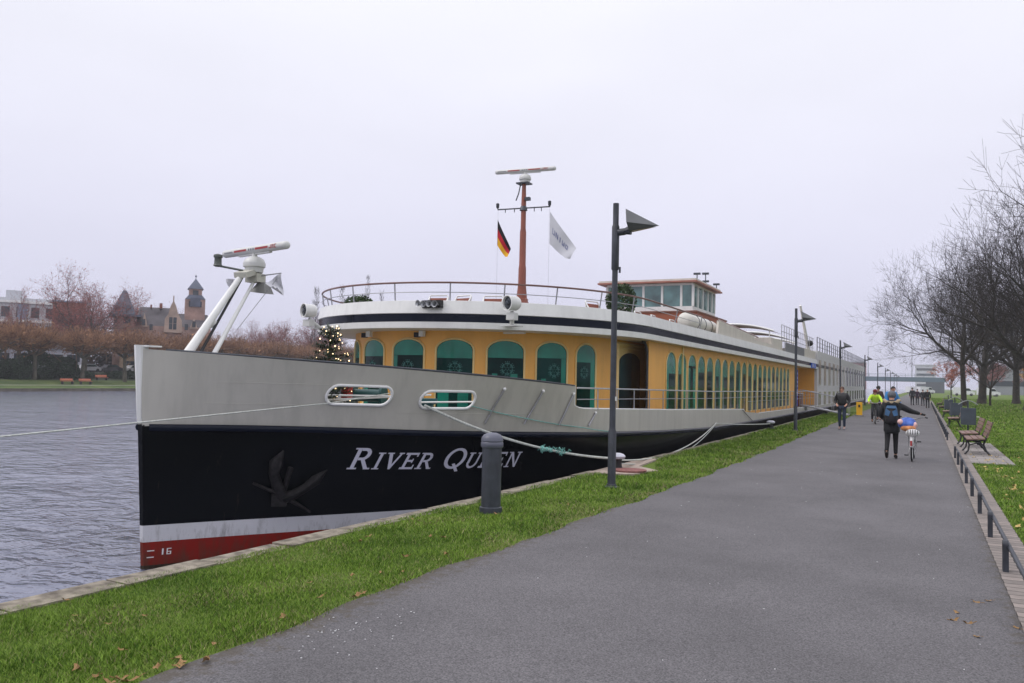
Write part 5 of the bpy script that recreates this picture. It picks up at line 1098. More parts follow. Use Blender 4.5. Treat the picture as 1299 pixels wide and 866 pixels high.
m.grid(rows, closed=True); o = m.build('bag_body', M('bag_pattern', (.02, .08, .42), .6, var=.3, scale=7, col2=(.10, .20, .62)), None, 60); o.parent = tb
m = MB(); m.sph((.02, -.12, .0), (.17, .12, .08), 12, 8); o = m.build('bag_pocket', M('bag_orange', (.5, .2, .07), .7, var=.4, scale=8), None, 60); o.parent = tb
m = MB(); m.sph((-.15, -.10, .15), (.07, .10, .07), 10, 6); m.sph((.16, -.08, .08), (.06, .08, .08), 10, 6); o = m.build('bag_folds', M('bag_pink', (.62, .38, .36), .7, var=.3, scale=10), None, 60); o.parent = tb
th = thing('bicycle_helmet', 'white bicycle helmet with black vents hanging behind the bicycle saddle', 'helmet', (-.24, 21.84, .70))
m = MB(); m.sph((0, 0, 0), (.155, .11, .095), 18, 12); o = m.build('shell', M('helmet_white', (.58, .58, .58), .3), None, 60); o.parent = th
m = MB()
for k in range(5):
    x = -.10 + .05 * k; m.tube([(x * 1.02, -.105 * math.sqrt(max(.02, 1 - (x / .155) ** 2)) * math.cos(q) - .003, .092 * math.sin(q) * math.sqrt(max(.02, 1 - (x / .155) ** 2)) + .002) for q in (-.35, 0, .35, .7, 1.0)], .010, 5)
o = m.build('vents', black, None, 60); o.parent = th
# man standing/walking alone, facing the camera
def mex(root, J):
    m = MB(); m.tube([(-.07, .02, 1.475), (0, .07, 1.45), (.07, .02, 1.475), (0, -.05, 1.49), (-.07, .02, 1.475)], .03, 6); o = m.build('collar', shoe_g, None, 60); o.parent = root
person('man in a black padded jacket and blue jeans walking alone towards the camera', (-2.99, 36.1, .004), PI - .1,
       dict(el=(-.27, -.05, 1.14), wl=(-.19, .12, 1.02), er=(.27, -.05, 1.14), wr=(.19, .12, 1.02), kl=(-.09, .07, .50), al=(-.09, .03, .08), tl=(-.10, .18, .03), kr=(.10, .02, .49), ar=(.10, -.07, .08), tr=(.11, .07, .03), hl=(-.085, 0, .9), hr=(.085, 0, .9)),
       M('black_padded_jacket', (.012, .012, .015), .6, var=.2, scale=4, bump=.6, bscale=9), navyj, shoe_g, hair=hair_b, h=1.76, bulk=1.22, extras=mex)
# cyclist in yellow
cyc = dict(pel=(0, -.02, 1.02), wai=(0, .05, 1.17), che=(0, .16, 1.34), nk=(0, .22, 1.49), hd=(0, .27, 1.62), ht=(0, .27, 1.70), sl=(-.18, .18, 1.42), el=(-.30, .36, 1.22), wl=(-.30, .60, 1.10), sr=(.18, .18, 1.42), er=(.30, .36, 1.22), wr=(.30, .60, 1.10),
           hl=(-.09, 0, .97), kl=(-.13, .35, .72), al=(-.13, .20, .30), tl=(-.13, .33, .22), hr=(.09, 0, .97), kr=(.13, .30, .60), ar=(.13, .17, .17), tr=(.13, .31, .11))
def at_bike(loc, rz, dy): return (loc[0] - math.sin(rz) * dy, loc[1] + math.cos(rz) * dy, loc[2])
cl = (-2.15, 43.8, .004); crz = PI + .08
bicycle('black bicycle ridden towards the camera by the cyclist in yellow', cl, crz, black)
person('cyclist in a bright yellow jacket and dark red hat riding towards the camera', at_bike(cl, crz, .20), crz, cyc, M('hi_vis_yellow', (.52, .80, .03), .6, var=.1, scale=4), dk, shoe_b, hat=M('dark_red_hat', (.14, .02, .025), .9), h=1.62, bulk=1.15)
tp = thing('bicycle_pannier', 'black pannier bag on the bicycle of the cyclist in yellow', 'bag', (-1.85, 43.6, .4)); m = MB(); m.box((0, 0, .16), (.34, .3, .42), None, 1.08); m.box((0, 0, .39), (.38, .33, .05)); o = m.build('bag_body', black, None); o.parent = tp; m = MB(); m.tube([(-.1, -.12, .41), (-.1, -.17, .46), (.1, -.17, .46), (.1, -.12, .41)], .015, 5); o = m.build('carry_handle', darkm, None); o.parent = tp
person('person in a dark brown coat and black hat behind the cyclist in yellow', (-2.2, 48.5, .004), PI, dict(er=(.28, .05, 1.14), wr=(.2, .2, 1.02), kl=(-.09, .12, .5), al=(-.09, .1, .08), tl=(-.1, .25, .03)), M('dark_brown_coat', (.05, .025, .022), .8, var=.3, scale=6), dk, shoe_b, hat=black, h=1.82, coat=.15)
# man in blue jacket on a bicycle, largely behind the woman
bl = (-.98, 33.2, .004); brz = -.05
bb_ = (-1.25, 38.5, .004)
person('man in a bright blue jacket, partly hidden behind the woman with the bicycle', bb_, PI + .5, dict(che=(0, .07, 1.29), nk=(0, .12, 1.44), hd=(0, .17, 1.56), ht=(0, .18, 1.64), er=(.26, .1, 1.12), wr=(.2, .32, 1.02), el=(-.26, .1, 1.12), wl=(-.2, .32, 1.02), kl=(-.1, .12, .5), al=(-.1, .08, .08), tl=(-.1, .22, .03)), M('bright_blue_jacket', (.015, .17, .42), .6, var=.15, scale=4), dk, M('shoe_pink', (.6, .2, .3), .6), hair=hair_d, h=1.86, bulk=1.15)
for lab, loc, rz, h, j, hr, ht_ in (('walker in a black coat on the left of the distant group', (-1.05, 92, .004), 0.05, 1.78, dk, hair_d, None), ('walker in a dark purple coat half behind the leftmost distant walker', (-.62, 95, .004), 0.0, 1.66, M('purple_coat', (.05, .03, .05), .8), hair_d, None), ('short walker in black in the middle of the distant group', (-.10, 91, .004), 0.1, 1.62, blk, hair_d, None), ('white haired walker in a long black coat on the right of the distant group', (.28, 81, .004), 0, 1.72, blk, hair_w, None)):
    person(lab, loc, rz, dict(kl=(-.09, .12, .5), al=(-.09, .14, .08), tl=(-.1, .28, .03), ar=(.1, -.15, .1), tr=(.1, -.02, .03)), j, dk, shoe_b, hair=hr, h=h, coat=.2 if 'white' in lab else .05)
# ================================================================== TREES, BANKS, BUILDINGS
def segs_mesh(name, S, mats, parent, n=4, midx=None):
    S = np.asarray(S, float); p0, p1, r0, r1 = S[:, 0:3], S[:, 3:6], S[:, 6], S[:, 7]
    d = p1 - p0; L = np.linalg.norm(d, axis=1)[:, None] + 1e-9; d = d / L; ref = np.where(np.abs(d[:, 2:3]) < .9, [[0, 0, 1.]], [[1., 0, 0]]); u = np.cross(d, ref); u /= np.linalg.norm(u, axis=1)[:, None]; w = np.cross(d, u)
    V = []
    for (p, r) in ((p0, r0), (p1, r1)):
        for k in range(n): a = 2 * np.pi * k / n; V.append(p + (u * np.cos(a) + w * np.sin(a)) * r[:, None])
    V = np.stack(V, 1); m = len(S); base = np.arange(m)[:, None] * 2 * n
    Fc = np.stack([np.stack([base[:, 0] + k, base[:, 0] + (k + 1) % n, base[:, 0] + n + (k + 1) % n, base[:, 0] + n + k], 1) for k in range(n)], 1).reshape(-1, 4)
    return npmesh(name, V.reshape(-1, 3), Fc, mats, parent, k=4)
def grow(seed, H, r0, fork=.22, levels=6, spread=.55, up=.28, nb=(2, 4), wig=.12, seglen=None, horiz=0.):
    rng = random.Random(seed); big = []; small = []
    def branch(p, d, L, r, lv):
        n = max(2, int(L / (.55 if lv < 3 else .35))); st = L / n; pts = [p]
        for i in range(n):
            d = (d + Vector((rng.gauss(0, wig), rng.gauss(0, wig), rng.gauss(0, wig * .7) + up * .10 * (1 if lv > 0 else 0)))).normalized(); q = p + d * st; ra = r * (1 - .38 * i / n); rb = r * (1 - .38 * (i + 1) / n)
            (big if ra > .035 else small).append((*p, *q, ra, rb)); p = q; pts.append((p, d, rb))
            if lv >= 1 and lv < levels and i > 0 and rng.random() < ((.42 if levels > 5 else .72) if lv > 3 else .74):
                a = d.orthogonal().normalized(); a = Matrix.Rotation(rng.uniform(0, 6.28), 3, d) @ a; dd = (d * .55 + a * spread * rng.uniform(.9, 1.4) + Vector((0, 0, up * .4))).normalized(); branch(p, dd, L * rng.uniform(.34, .6), rb * rng.uniform(.42, .6), lv + 1)
        if lv < levels:
            k = rng.randint(*nb)
            for j in range(k):
                a = d.orthogonal().normalized(); a = Matrix.Rotation(6.28 * j / k + rng.uniform(-.5, .5), 3, d) @ a; dd = (d + a * spread * rng.uniform(.5, 1.3) + Vector((0, 0, up * .3))).normalized(); branch(p, dd, L * rng.uniform(.62, .82), rb * rng.uniform(.62, .8), lv + 1)
    # trunk
    p = Vector((0, 0, -.1)); d = Vector((rng.gauss(0, .03), rng.gauss(0, .03), 1)).normalized(); L = H * fork; n = 6
    for i in range(n):
        q = p + d * (L / n); fl_ = 1.35 if i == 0 else 1; big.append((*p, *q, r0 * fl_ * (1 - .04 * i), r0 * (1 - .04 * (i + 1)))); p = q; d = (d + Vector((rng.gauss(0, .03), rng.gauss(0, .03), 0))).normalized()
    k = rng.randint(4, 5)
    for j in range(k + 1):
        a = 6.28 * j / k + rng.uniform(-.3, .3); s = .12 if j == k else rng.uniform(.55, 1.05); dd = Vector((math.cos(a) * s, math.sin(a) * s, 1 - .25 * s + horiz)).normalized(); branch(p, dd, H * rng.uniform(.20, .27), r0 * rng.uniform(.42, .6), 1)
    return big, small
bark = M('bark_dark', (.026, .020, .016), .95, var=.35, scale=4, bump=.8, bscale=14, col2=(.058, .048, .036)); twigm = M('twig_bark', (.022, .016, .014), .95, var=.3, scale=3)
NSEG = []
def tree(label, loc, seed, H, r0, group=None, cat='tree', name='bare_tree', bm=bark, tm=twigm, leaves=None, **kw):
    t_ = thing(name, label, cat, loc, 0, group); big, small = grow(seed, H, r0, **kw); NSEG.append(len(small))
    segs_mesh('trunk', big, [bm], t_, 8); small = [(*q[:6], max(q[6], .009), max(q[7], .0075)) for q in small]; segs_mesh('crown', small, [tm], t_, 3)
    if leaves:
        n, ls, mat = leaves; rng = np.random.default_rng(seed); S = np.asarray(small); i = rng.integers(0, len(S), n); P = S[i, 3:6] + rng.normal(0, .12, (n, 3)); a = rng.normal(size=(n, 3)); b = rng.normal(size=(n, 3)); a /= np.linalg.norm(a, axis=1)[:, None]; b /= np.linalg.norm(b, axis=1)[:, None]
        npmesh('leaves', np.stack([P - a * ls, P + a * ls, P + b * ls], 1).reshape(-1, 3), np.arange(3 * n).reshape(n, 3), [mat], t_)
    return t_
TG = 'bare park trees on the lawn'
tA = tree('first big bare tree beside the path, its low limbs reaching left over the path', (3.6, 94.3, 0), 11, 19, .33, TG, levels=6, spread=.62, nb=(2, 3), wig=.055)
tB = tree('large bare tree with a thick straight trunk, second from the path', (6.2, 114, 0), 23, 21, .46, TG, levels=5, spread=.55, nb=(2, 3), wig=.07)
tC = tree('bare tree with a stout trunk nearer the right edge', (8.2, 84, 0), 37, 20, .40, TG, levels=5, spread=.6, nb=(2, 3), wig=.07)
dup(tB, (10.3, 120, 0), 2.1, 'bare tree whose trunk splits low, right of the thin leaning tree', scale=.95)
dup(tA, (13.8, 140, 0), 1.2, 'far bare tree behind the lawn near the right edge', scale=1.05)
dup(tC, (11.6, 60, 0), 1.9, 'big bare tree at the right edge with a heavy limb reaching left', scale=(.95, .95, 1.28))
dup(tA, (10.2, 76, 0), 3.6, 'tall bare tree whose crown fills the right edge above the lawn', scale=1.1)
dup(tB, (10.9, 52, 0), 4.4, 'nearest bare tree, its crown entering from the right edge', scale=(.72, .72, 1.0))
dup(tC, (16, 96, 0), 5.0, 'bare tree far right behind the big right edge tree', scale=1.0)
dup(tA, (9.5, 165, 0), .6, 'distant bare tree at the far end of the lawn', scale=.9)
tree('thin young tree leaning slightly between the two stout trunks', (6.3, 101, 0), 5, 9, .12, TG, levels=4, spread=.4)
redl = M('red_orange_leaves', (.42, .10, .03), .8, var=.4, scale=2, island=.7); pinkl = M('pinkish_dry_leaves', (.26, .10, .09), .85, var=.35, scale=1, island=.6); yell = M('yellow_leaves', (.60, .33, .04), .8, var=.3, island=.6)
tree('small tree with red orange leaves beside the bridge pier', (4.3, 165, 0), 6, 8.6, .12, None, levels=4, spread=.7, name='autumn_tree', leaves=(5200, .10, redl))
for i, (x, y, s, lb) in enumerate(((12, 190, 9, 'pinkish autumn tree behind the lawn, left one'), (20, 200, 10, 'pinkish autumn tree behind the lawn, middle one'), (29, 205, 9, 'pinkish autumn tree behind the lawn, right one'), (38, 215, 12, 'pinkish autumn tree at the far right behind the lawn'))):
    tree(lb, (x, y, 0), 40 + i, s, .16, 'pinkish trees at the end of the lawn', levels=4, spread=.7, name='autumn_tree', leaves=(3600, .16, pinkl))
tree('small tree with bright yellow leaves right of the lawn', (15.8, 150, 0), 71, 6.5, .1, None, levels=4, spread=.6, name='autumn_tree', leaves=(1500, .14, yell))
tA.scale = (.86, .86, 1.02)
# ---- far bank: pollarded trees
ptw = M('pollard_twigs', (.20, .092, .055), .95, var=.4, scale=.3, island=.5, col2=(.38, .20, .10)); pbark = M('pollard_bark', (.11, .10, .075), .95, var=.4, scale=1)
def pollard(label, loc, seed, W=4.6, H=9.8):
    t_ = thing('pollarded_tree', label, 'tree', loc, 0, 'pollarded trees along the far bank'); rng = random.Random(seed); big = []; tw = []
    p = Vector((0, 0, -.3)); q = Vector((rng.uniform(-.2, .2), rng.uniform(-.2, .2), H * .36)); big.append((*p, *q, .34, .26)); heads = []
    for j in range(7):
        a = 6.28 * j / 7 + rng.uniform(-.3, .3); e1 = q + Vector((math.cos(a) * W * .38, math.sin(a) * W * .38, H * .13)); e2 = q + Vector((math.cos(a + .2) * W * .72, math.sin(a + .2) * W * .72, H * .2 + rng.uniform(-.3, .5))); big.append((*q, *e1, .17, .13)); big.append((*e1, *e2, .13, .11)); heads += [e1, e2]
        e3 = e1 + Vector((rng.uniform(-.5, .5), rng.uniform(-.5, .5), 1.1)); big.append((*e1, *e3, .1, .09)); heads.append(e3)
    for hd in heads:
        for k in range(62):
            d = Vector((rng.gauss(0, .65), rng.gauss(0, .65), rng.uniform(-.35, 1.15))).normalized(); L = rng.uniform(1.0, 3.3); m = hd + d * L * .5; e2 = m + (d + Vector((0, 0, .3))).normalized() * L * .5; e2.z = min(e2.z, H + .6 * math.sin(e2.x * .7 + seed) + rng.uniform(-.7, .5)); tw.append((*hd, *m, .03, .025)); tw.append((*m, *e2, .025, .014))
            if k % 2: s = m + Vector((rng.gauss(0, .5), rng.gauss(0, .5), rng.uniform(.1, .7))); tw.append((*m, *s, .02, .01))
    segs_mesh('trunk', big, [pbark], t_, 7); segs_mesh('crown', tw, [ptw], t_, 3)
    n = 900; r2 = np.random.default_rng(seed); S = np.asarray(tw); i = r2.integers(0, len(S), n); P = S[i, 3:6]; a = r2.normal(size=(n, 3)) * .14; b = r2.normal(size=(n, 3)) * .14
    npmesh('last_leaves', np.stack([P - a, P + a, P + b], 1).reshape(-1, 3), np.arange(3 * n).reshape(n, 3), [ptw], t_)
    return t_
pv = [pollard('', (0, 0, 0), 100 + i) for i in range(3)]
ords = ['first', 'second', 'third', 'fourth', 'fifth', 'sixth', 'seventh', 'eighth', 'ninth', 'tenth', 'eleventh', 'twelfth', 'thirteenth', 'fourteenth', 'fifteenth', 'sixteenth', 'seventeenth', 'eighteenth']
pk = [(-118.5 + 1.2 * math.sin(i * 2.1), 64 + 7.0 * i) for i in range(16)]
for i, (x, y) in enumerate(pk):
    lb = ords[i] + ' rusty pollarded tree from the left on the far bank'
    if i < 3: o = pv[i]; o.location = (x, y, .1); o['label'] = lb
    else: dup(pv[i % 3], (x, y, .1), i * 1.3, lb, scale=(1, 1, .92 + .12 * ((i * 7) % 5) / 4))
# second row of rusty trees behind
for i in range(9):
    dup(pv[(i + 1) % 3], (-130 + (i % 2), 82 + 11 * i, 1.1), i * 2.3 + 1, 'rusty pollarded tree in the back row on the far bank, %s from the left' % ords[i], group='back row of pollarded trees', scale=(1.15, 1.15, .93))
# taller far trees
rtw = M('reddish_twigs', (.13, .055, .048), .95, var=.3, scale=.5, island=.4); rl = M('reddish_leaves', (.30, .095, .085), .9, var=.35, scale=.6, island=.5)
def fartree(label, loc, seed, H, leaves=None, **kw): return tree(label, loc, seed, H, H * .018, 'tall trees behind the far bank', name='tall_tree', bm=M('far_bark', (.07, .05, .045), .95), tm=rtw, leaves=leaves, levels=5, nb=(2, 3), **kw)
f1 = fartree('tall reddish tree rising behind the brown building on the far bank', (-143, 102.2, 1.2), 301, 22.5, (10000, .14, rl), spread=.55)
dup(f1, (-141, 87, 1.2), 2.0, 'tall reddish tree at the left edge of the picture', scale=(.5, .5, .74))
dup(f1, (-134, 139, 1.4), 4.0, 'reddish tree behind the raked bow mast', scale=.62)
dup(f1, (-139, 160, 1.4), 1.0, 'broad pink crowned tree left of the ship superstructure', scale=(1.0, 1.0, .78))
dup(f1, (-142, 172, 1.4), 3.2, 'pink crowned tree just left of the left searchlight', scale=.72)
dup(f1, (-150, 112, 1.4), 5.0, 'bare tree between the slate turret and the gabled house', scale=.8)
dup(f1, (-139, 150, 1.4), 2.6, 'dark reddish tree between the bow mast and the pink crowned tree', scale=.62)
dup(f1, (-152, 122, 1.4), .4, 'bare tree behind the gabled house', scale=.86)
# poplars behind the deck
for i, (x, y, H, lb) in enumerate(((-140, 187, 29, 'tall slim poplar seen above the front deck rail'), (-138, 191, 25, 'shorter slim poplar right of the tallest one'), (-133, 157, 22, 'slim bare tree left of the deck rail'), (-137, 172, 24, 'faint bare tree behind the left end of the deck rail'))):
    t_ = thing('poplar_tree', lb, 'tree', (x, y, 1), 0, 'slim trees beyond the deck rail'); rng = random.Random(50 + i); S = []; B = [(0, 0, 0, 0, 0, H * .5, .13, .09), (0, 0, H * .5, 0, 0, H * .98, .09, .02)]
    for k in range(120):
        z = H * (.25 + .72 * rng.random()); a = rng.uniform(0, 6.28); L = (1.4 + 3.4 * (1 - z / H)) * rng.uniform(.5, 1); m = Vector((math.cos(a) * L * .36, math.sin(a) * L * .36, z + L * .5)); e = Vector((math.cos(a) * L * .5, math.sin(a) * L * .5, z + L * 1.1)); S.append((0, 0, z, *m, .022, .016)); S.append((*m, *e, .016, .008))
        for q in range(3): s = m + Vector((rng.gauss(0, .3), rng.gauss(0, .3), rng.uniform(.3, 1.1))); S.append((*m, *s, .02, .01))
    segs_mesh('trunk', B, [bark], t_, 6); segs_mesh('crown', S, [twigm], t_, 3)
# shrubs on the far bank
eg = M('evergreen_dark', (.012, .034, .014), .8, var=.5, scale=.6, island=.5, col2=(.032, .075, .03)); og = M('orange_hedge', (.36, .13, .03), .85, var=.4, scale=.6, island=.5)
def shrub(label, c, r, n, ls, seed, mat, group=None): t_ = leafball('shrub', label, 'shrub', c, r, n, ls, seed, mat); 
for i, (x, y, rx, ry, rz_, lb) in enumerate(((-121, 75.5, 2.2, 3.0, 1.8, 'dark evergreen shrub, lower left one of the big clump'), (-121.5, 79.5, 2.3, 3.2, 2.5, 'tall dark evergreen shrub in the middle of the big clump'), (-121, 83.5, 2.2, 2.4, 2.1, 'dark evergreen shrub at the right of the big clump'))):
    shrub(lb, (x, y, rz_ * .75), (rx, ry, rz_), 9000, .14, 20 + i, eg)
for i in range(7):
    shrub('low dark green bush on the far slope, %s from the left' % ords[i], (-122.5, 68 + 9 * i + (i % 2), .6), (1.6, 4.6, 1.1), 5000, .12, 40 + i, eg)
shrub('orange brown clipped hedge on the far lawn', (-117, 99, .9), (1.0, 4.2, .9), 6000, .09, 33, og)
rng_ = np.random.default_rng(77); n_ = 60000; P_ = np.c_[-151 + rng_.normal(0, 1.5, n_), rng_.uniform(30, 330, n_), 1 + rng_.random(n_) ** 1.3 * 6.0]; P_[:, 2] = 1 + (P_[:, 2] - 1) * (.7 + .3 * np.sin(P_[:, 1] * .35) * np.sin(P_[:, 1] * .13 + 1)); a_ = rng_.normal(size=(n_, 3)) * .28; b_2 = rng_.normal(size=(n_, 3)) * .28
tag(npmesh('far_scrub', np.stack([P_ - a_, P_ + a_, P_ + b_2], 1).reshape(-1, 3), np.arange(3 * n_).reshape(n_, 3), [M('far_scrub_leaves', (.05, .04, .03), .95, var=.4, scale=.2, island=.6, col2=(.13, .085, .06))]), 'brown grey belt of scrub and bushes behind the far street', 'scrub', kind='stuff')
# far benches and tree guard
def fbench(loc, label):
    t_ = thing('far_bench', label, 'bench', loc, 0, 'orange benches on the far promenade'); m = MB()
    for k in range(3): m.box((.15 * k, 0, .45), (.12, 2.0, .04))
    o = m.build('seat', M('far_bench_orange', (.55, .18, .10), .6), None); o.parent = t_; m = MB(); m.box((-.15, 0, .7), (.04, 2.0, .3)); o = m.build('backrest', MATS['far_bench_orange'], None); o.parent = t_
    for y in (-.8, .8): m = MB(); m.box((.1, y, .22), (.5, .08, .44)); o = m.build('leg', darkm, None); o.parent = t_
    return t_
fb0 = fbench((-114.3, 79.6, -.5), 'left orange bench on the far promenade'); dup(fb0, (-114.3, 82.6, -.5), 0, 'middle orange bench on the far promenade'); dup(fb0, (-116, 86.6, .1), 0, 'right orange bench standing higher on the far lawn')
t_ = thing('tree_guard', 'pale wooden tree guard on the far lawn beside the ship stem', 'tree guard', (-115.4, 96, -.4))
for dx, dy in ((-.5, -.5), (.5, -.5), (.5, .5), (-.5, .5)): m = MB(); m.tube([(-115.4 + dx, 96 + dy, -.5), (-115.4 + dx, 96 + dy, 1.9)], .09, 6); m.build('post', M('pale_wood', (.45, .38, .26), .8), t_)
m = MB(); m.box((-115.4, 96, 1.75), (1.2, 1.2, .12)); m.build('top_rail', MATS['pale_wood'], t_)
# parked cars on the far street
def car(loc, rz, col, label):
    t_ = thing('parked_car', label, 'car', loc, rz, 'cars parked on the far street'); pm = M('car_' + col[0], col[1], .25, var=.03, coat=.5)
    m = MB(); prof = [(-2.1, .3), (-2.15, .62), (-1.95, .85), (-1.3, .93), (-.7, 1.42), (.75, 1.45), (1.45, .98), (2.05, .82), (2.15, .5), (2.1, .3)]
    rows = [[(p_[0], y * (1 if p_[1] < 1 else .82), p_[1]) for p_ in prof] for y in (-.86, -.8, .8, .86)]; rows[0] = [(a * .98, b_, c * .97) for a, b_, c in rows[0]]; rows[3] = [(a * .98, b_, c * .97) for a, b_, c in rows[3]]
    m.grid(rows); m.add(rows[0], [tuple(range(10))]); m.add(rows[-1], [tuple(range(10))[::-1]]); o = m.build('body', pm, None, 30); o.parent = t_
    m = MB()
    for s in (-1, 1): m.add([(-1.15, s * .86, .95), (-.65, s * .74, 1.36), (.7, s * .74, 1.38), (1.3, s * .86, .98)], [(0, 1, 2, 3)])
    o = m.build('window', glass, None); o.parent = t_
    for x in (-1.35, 1.35):
        for s in (-1, 1): m = MB(); m.lathe([(.31, -.1), (.33, -.08), (.33, .08), (.31, .1)], (x, s * .78, .33), 14, (0, 1, 0)); o = m.build('wheel', black, None, 40); o.parent = t_
    return t_
cc = dict(w=('white', (.7, .7, .7)), s=('silver', (.45, .46, .48)), d=('dark', (.03, .03, .035)))
for x, y, rz, c, lb in ((-132.5, 83.5, 1.2, 's', 'leftmost silver car on the far street behind the evergreens'), (-133, 91.5, 1.5, 'w', 'white car right of the evergreen clump'), (-133, 96.5, 1.6, 's', 'silver car in the middle of the far parked row'), (-133, 101, 1.5, 'd', 'dark car between the silver and the white car on the far street'), (-132.5, 105.5, 1.55, 'w', 'white car in the far row nearest the ship stem'), (-133, 110, 1.5, 's', 'silver car at the right end of the visible far row')):
    car((x, y, 1.32), rz, cc[c], lb)
# ---- far buildings (local frame: x to the right, y away, facing the camera)
def bt(name, label, x, y, rz=None): return thing(name, label, 'building', (x, y, 1.2), math.atan2(-x, y) if rz is None else rz)
def part(t_, m, nm, mat, label=None, parent=None, sm=0):
    o = m.build(nm, mat, None, sm); o.parent = parent or t_
    if label: o['label'] = label
    return o
wgl = M('far_window_glass', (.03, .04, .05), .2, var=.3, scale=.3); conc = M('white_render', (.52, .53, .56), .8, var=.05); bluegrey = M('blue_grey_panel', (.20, .25, .34), .7); brownb = M('red_brown_brick', (.22, .075, .05), .85, var=.2)
t_ = bt('apartment_block', 'white three storey block with dark window bands at the left edge', -172, 104)
m = MB(); m.bb((-12, 0, 0), (14, 12, 15.3)); part(t_, m, 'wall', conc)
m = MB(); m.bb((1, 2, 15.3), (4, 8, 17)); part(t_, m, 'roof_box', conc)
for k, z in enumerate((7.4, 11.2)):
    for j in range(9):
        x = -10.5 + 2.7 * j; m = MB(); m.bb((x, -.15, z), (x + 1.5, 0, z + 2.2)); w_ = part(t_, m, 'window', wgl)
        m = MB(); m.bb((x - .12, -.22, z - .2), (x + 1.62, -.02, z)); part(t_, m, 'sill', conc, parent=w_)
m = MB()
for z in (10.2, 14.2): m.bb((-12, -.5, z), (14, 0, z + .5))
part(t_, m, 'ledge', MATS['white_paint'])
m = MB(); m.bb((3.2, -.3, 7), (5.0, -.16, 14)); part(t_, m, 'panel', bluegrey)
t_ = bt('tower_block', 'pale tall block showing behind the left edge tree', -205, 112); m = MB(); m.bb((-8, 0, 0), (9, 10, 29)); part(t_, m, 'wall', conc)
for k in range(6):
    m = MB(); m.bb((-7, -.1, 4 + 4 * k), (8, 0, 5.5 + 4 * k)); part(t_, m, 'window', wgl)
t_ = bt('brick_house', 'red brown brick building below the tall reddish tree', -154, 107); m = MB(); m.bb((-2.9, 0, 0), (3.0, 9, 14.0)); part(t_, m, 'wall', brownb)
for k in range(2):
    for j in range(2): m = MB(); m.bb((-1.9 + 2.1 * k, -.1, 6 + 4 * j), (-.8 + 2.1 * k, 0, 7.8 + 4 * j)); part(t_, m, 'window', wgl)
m = MB(); m.bb((-3.1, -.2, 14), (3.2, 9.2, 14.3)); part(t_, m, 'roof', bluegrey)
t_ = bt('riverside_pavilion', 'low white building with dark glass band behind the evergreens', -145, 93)
m = MB(); m.bb((-11, 0, 0), (9.5, 9, 4.2)); part(t_, m, 'wall', M('pavilion_white', (.58, .59, .66), .6))
m = MB(); m.bb((-11.4, -.6, 4.2), (10, 9, 6.3)); part(t_, m, 'roof', MATS['pavilion_white'])
for k in range(7): m = MB(); m.bb((-10.4 + 2.8 * k, -.12, 1.9), (-8.3 + 2.8 * k, 0, 3.2)); part(t_, m, 'window', wgl)
t_ = bt('kiosk', 'small beige kiosk between the pollarded trees', -139, 110); m = MB(); m.bb((-2, 0, 0), (2, 3, 3.4)); part(t_, m, 'wall', M('kiosk_beige', (.42, .30, .20), .8)); m = MB(); m.bb((-2.3, -.3, 3.4), (2.3, 3.3, 3.7)); part(t_, m, 'roof', bluegrey); m = MB(); m.bb((-1.2, -.05, 1), (1.2, 0, 2.4)); part(t_, m, 'window', wgl)
# villa with turret and tower
sl = M('slate_roof', (.085, .10, .145), .6, var=.2, scale=.5); sand = M('pink_sandstone', (.34, .22, .185), .9, var=.3, scale=.6); half = M('sandstone_pale', (.44, .33, .27), .9, var=.2, scale=.6)
def roofprism(m, x0, x1, y0, y1, z0, z1, axis='x', k=.0):
    if axis == 'x': m.add([(x0, y0, z0), (x1, y0, z0), (x1, y1, z0), (x0, y1, z0), (x0 + k, (y0 + y1) / 2, z1), (x1 - k, (y0 + y1) / 2, z1)], [(0, 1, 5, 4), (2, 3, 4, 5), (0, 4, 3), (1, 2, 5), (3, 2, 1, 0)])
    else: m.add([(x0, y0, z0), (x1, y0, z0), (x1, y1, z0), (x0, y1, z0), ((x0 + x1) / 2, y0, z1), ((x0 + x1) / 2, y1, z1)], [(0, 1, 4), (2, 3, 5), (0, 4, 5, 3), (1, 2, 5, 4), (3, 2, 1, 0)])
S_ = .157
t_ = bt('turret_villa', 'pink stone villa with slate turret, stepped gable and pointed tower', -138, 115.6)
u0 = lambda px: (px - 200) * S_ ; zz = lambda py: (470 - py) * S_ + .55
m = MB(); m.bb((u0(147), -1, 0), (u0(170), 5, zz(403))); m.bb((u0(168), 0, 0), (u0(262), 8, zz(412))); part(t_, m, 'wall', sand)
m = MB(); m.add([(u0(143), -1.5, zz(399)), (u0(172), -1.5, zz(399)), (u0(172), 5, zz(399)), (u0(143), 5, zz(399)), (u0(155.5), 1.3, zz(368)), (u0(160), 1.3, zz(368)), (u0(160), 2.4, zz(368)), (u0(155.5), 2.4, zz(368))], [(0, 1, 5, 4), (1, 2, 6, 5), (2, 3, 7, 6), (3, 0, 4, 7), (4, 5, 6, 7), (3, 2, 1, 0)]); m.bb((u0(141.5), -1.8, zz(402)), (u0(178), 5.2, zz(399))); tr_ = part(t_, m, 'turret_roof', sl)
for px in (149, 163): m = MB(); m.bb((u0(px) - .5, -1.45, zz(392)), (u0(px) + .5, 0, zz(388))); part(t_, m, 'dormer', sl, parent=tr_)
m = MB(); roofprism(m, u0(172), u0(216), .5, 8, zz(412), zz(386.5), 'x', .5); roofprism(m, u0(216), u0(262), 1, 8, zz(412), zz(393), 'x', .5); part(t_, m, 'main_roof', M('slate_roof_brown', (.095, .085, .095), .7, var=.25, scale=.5))
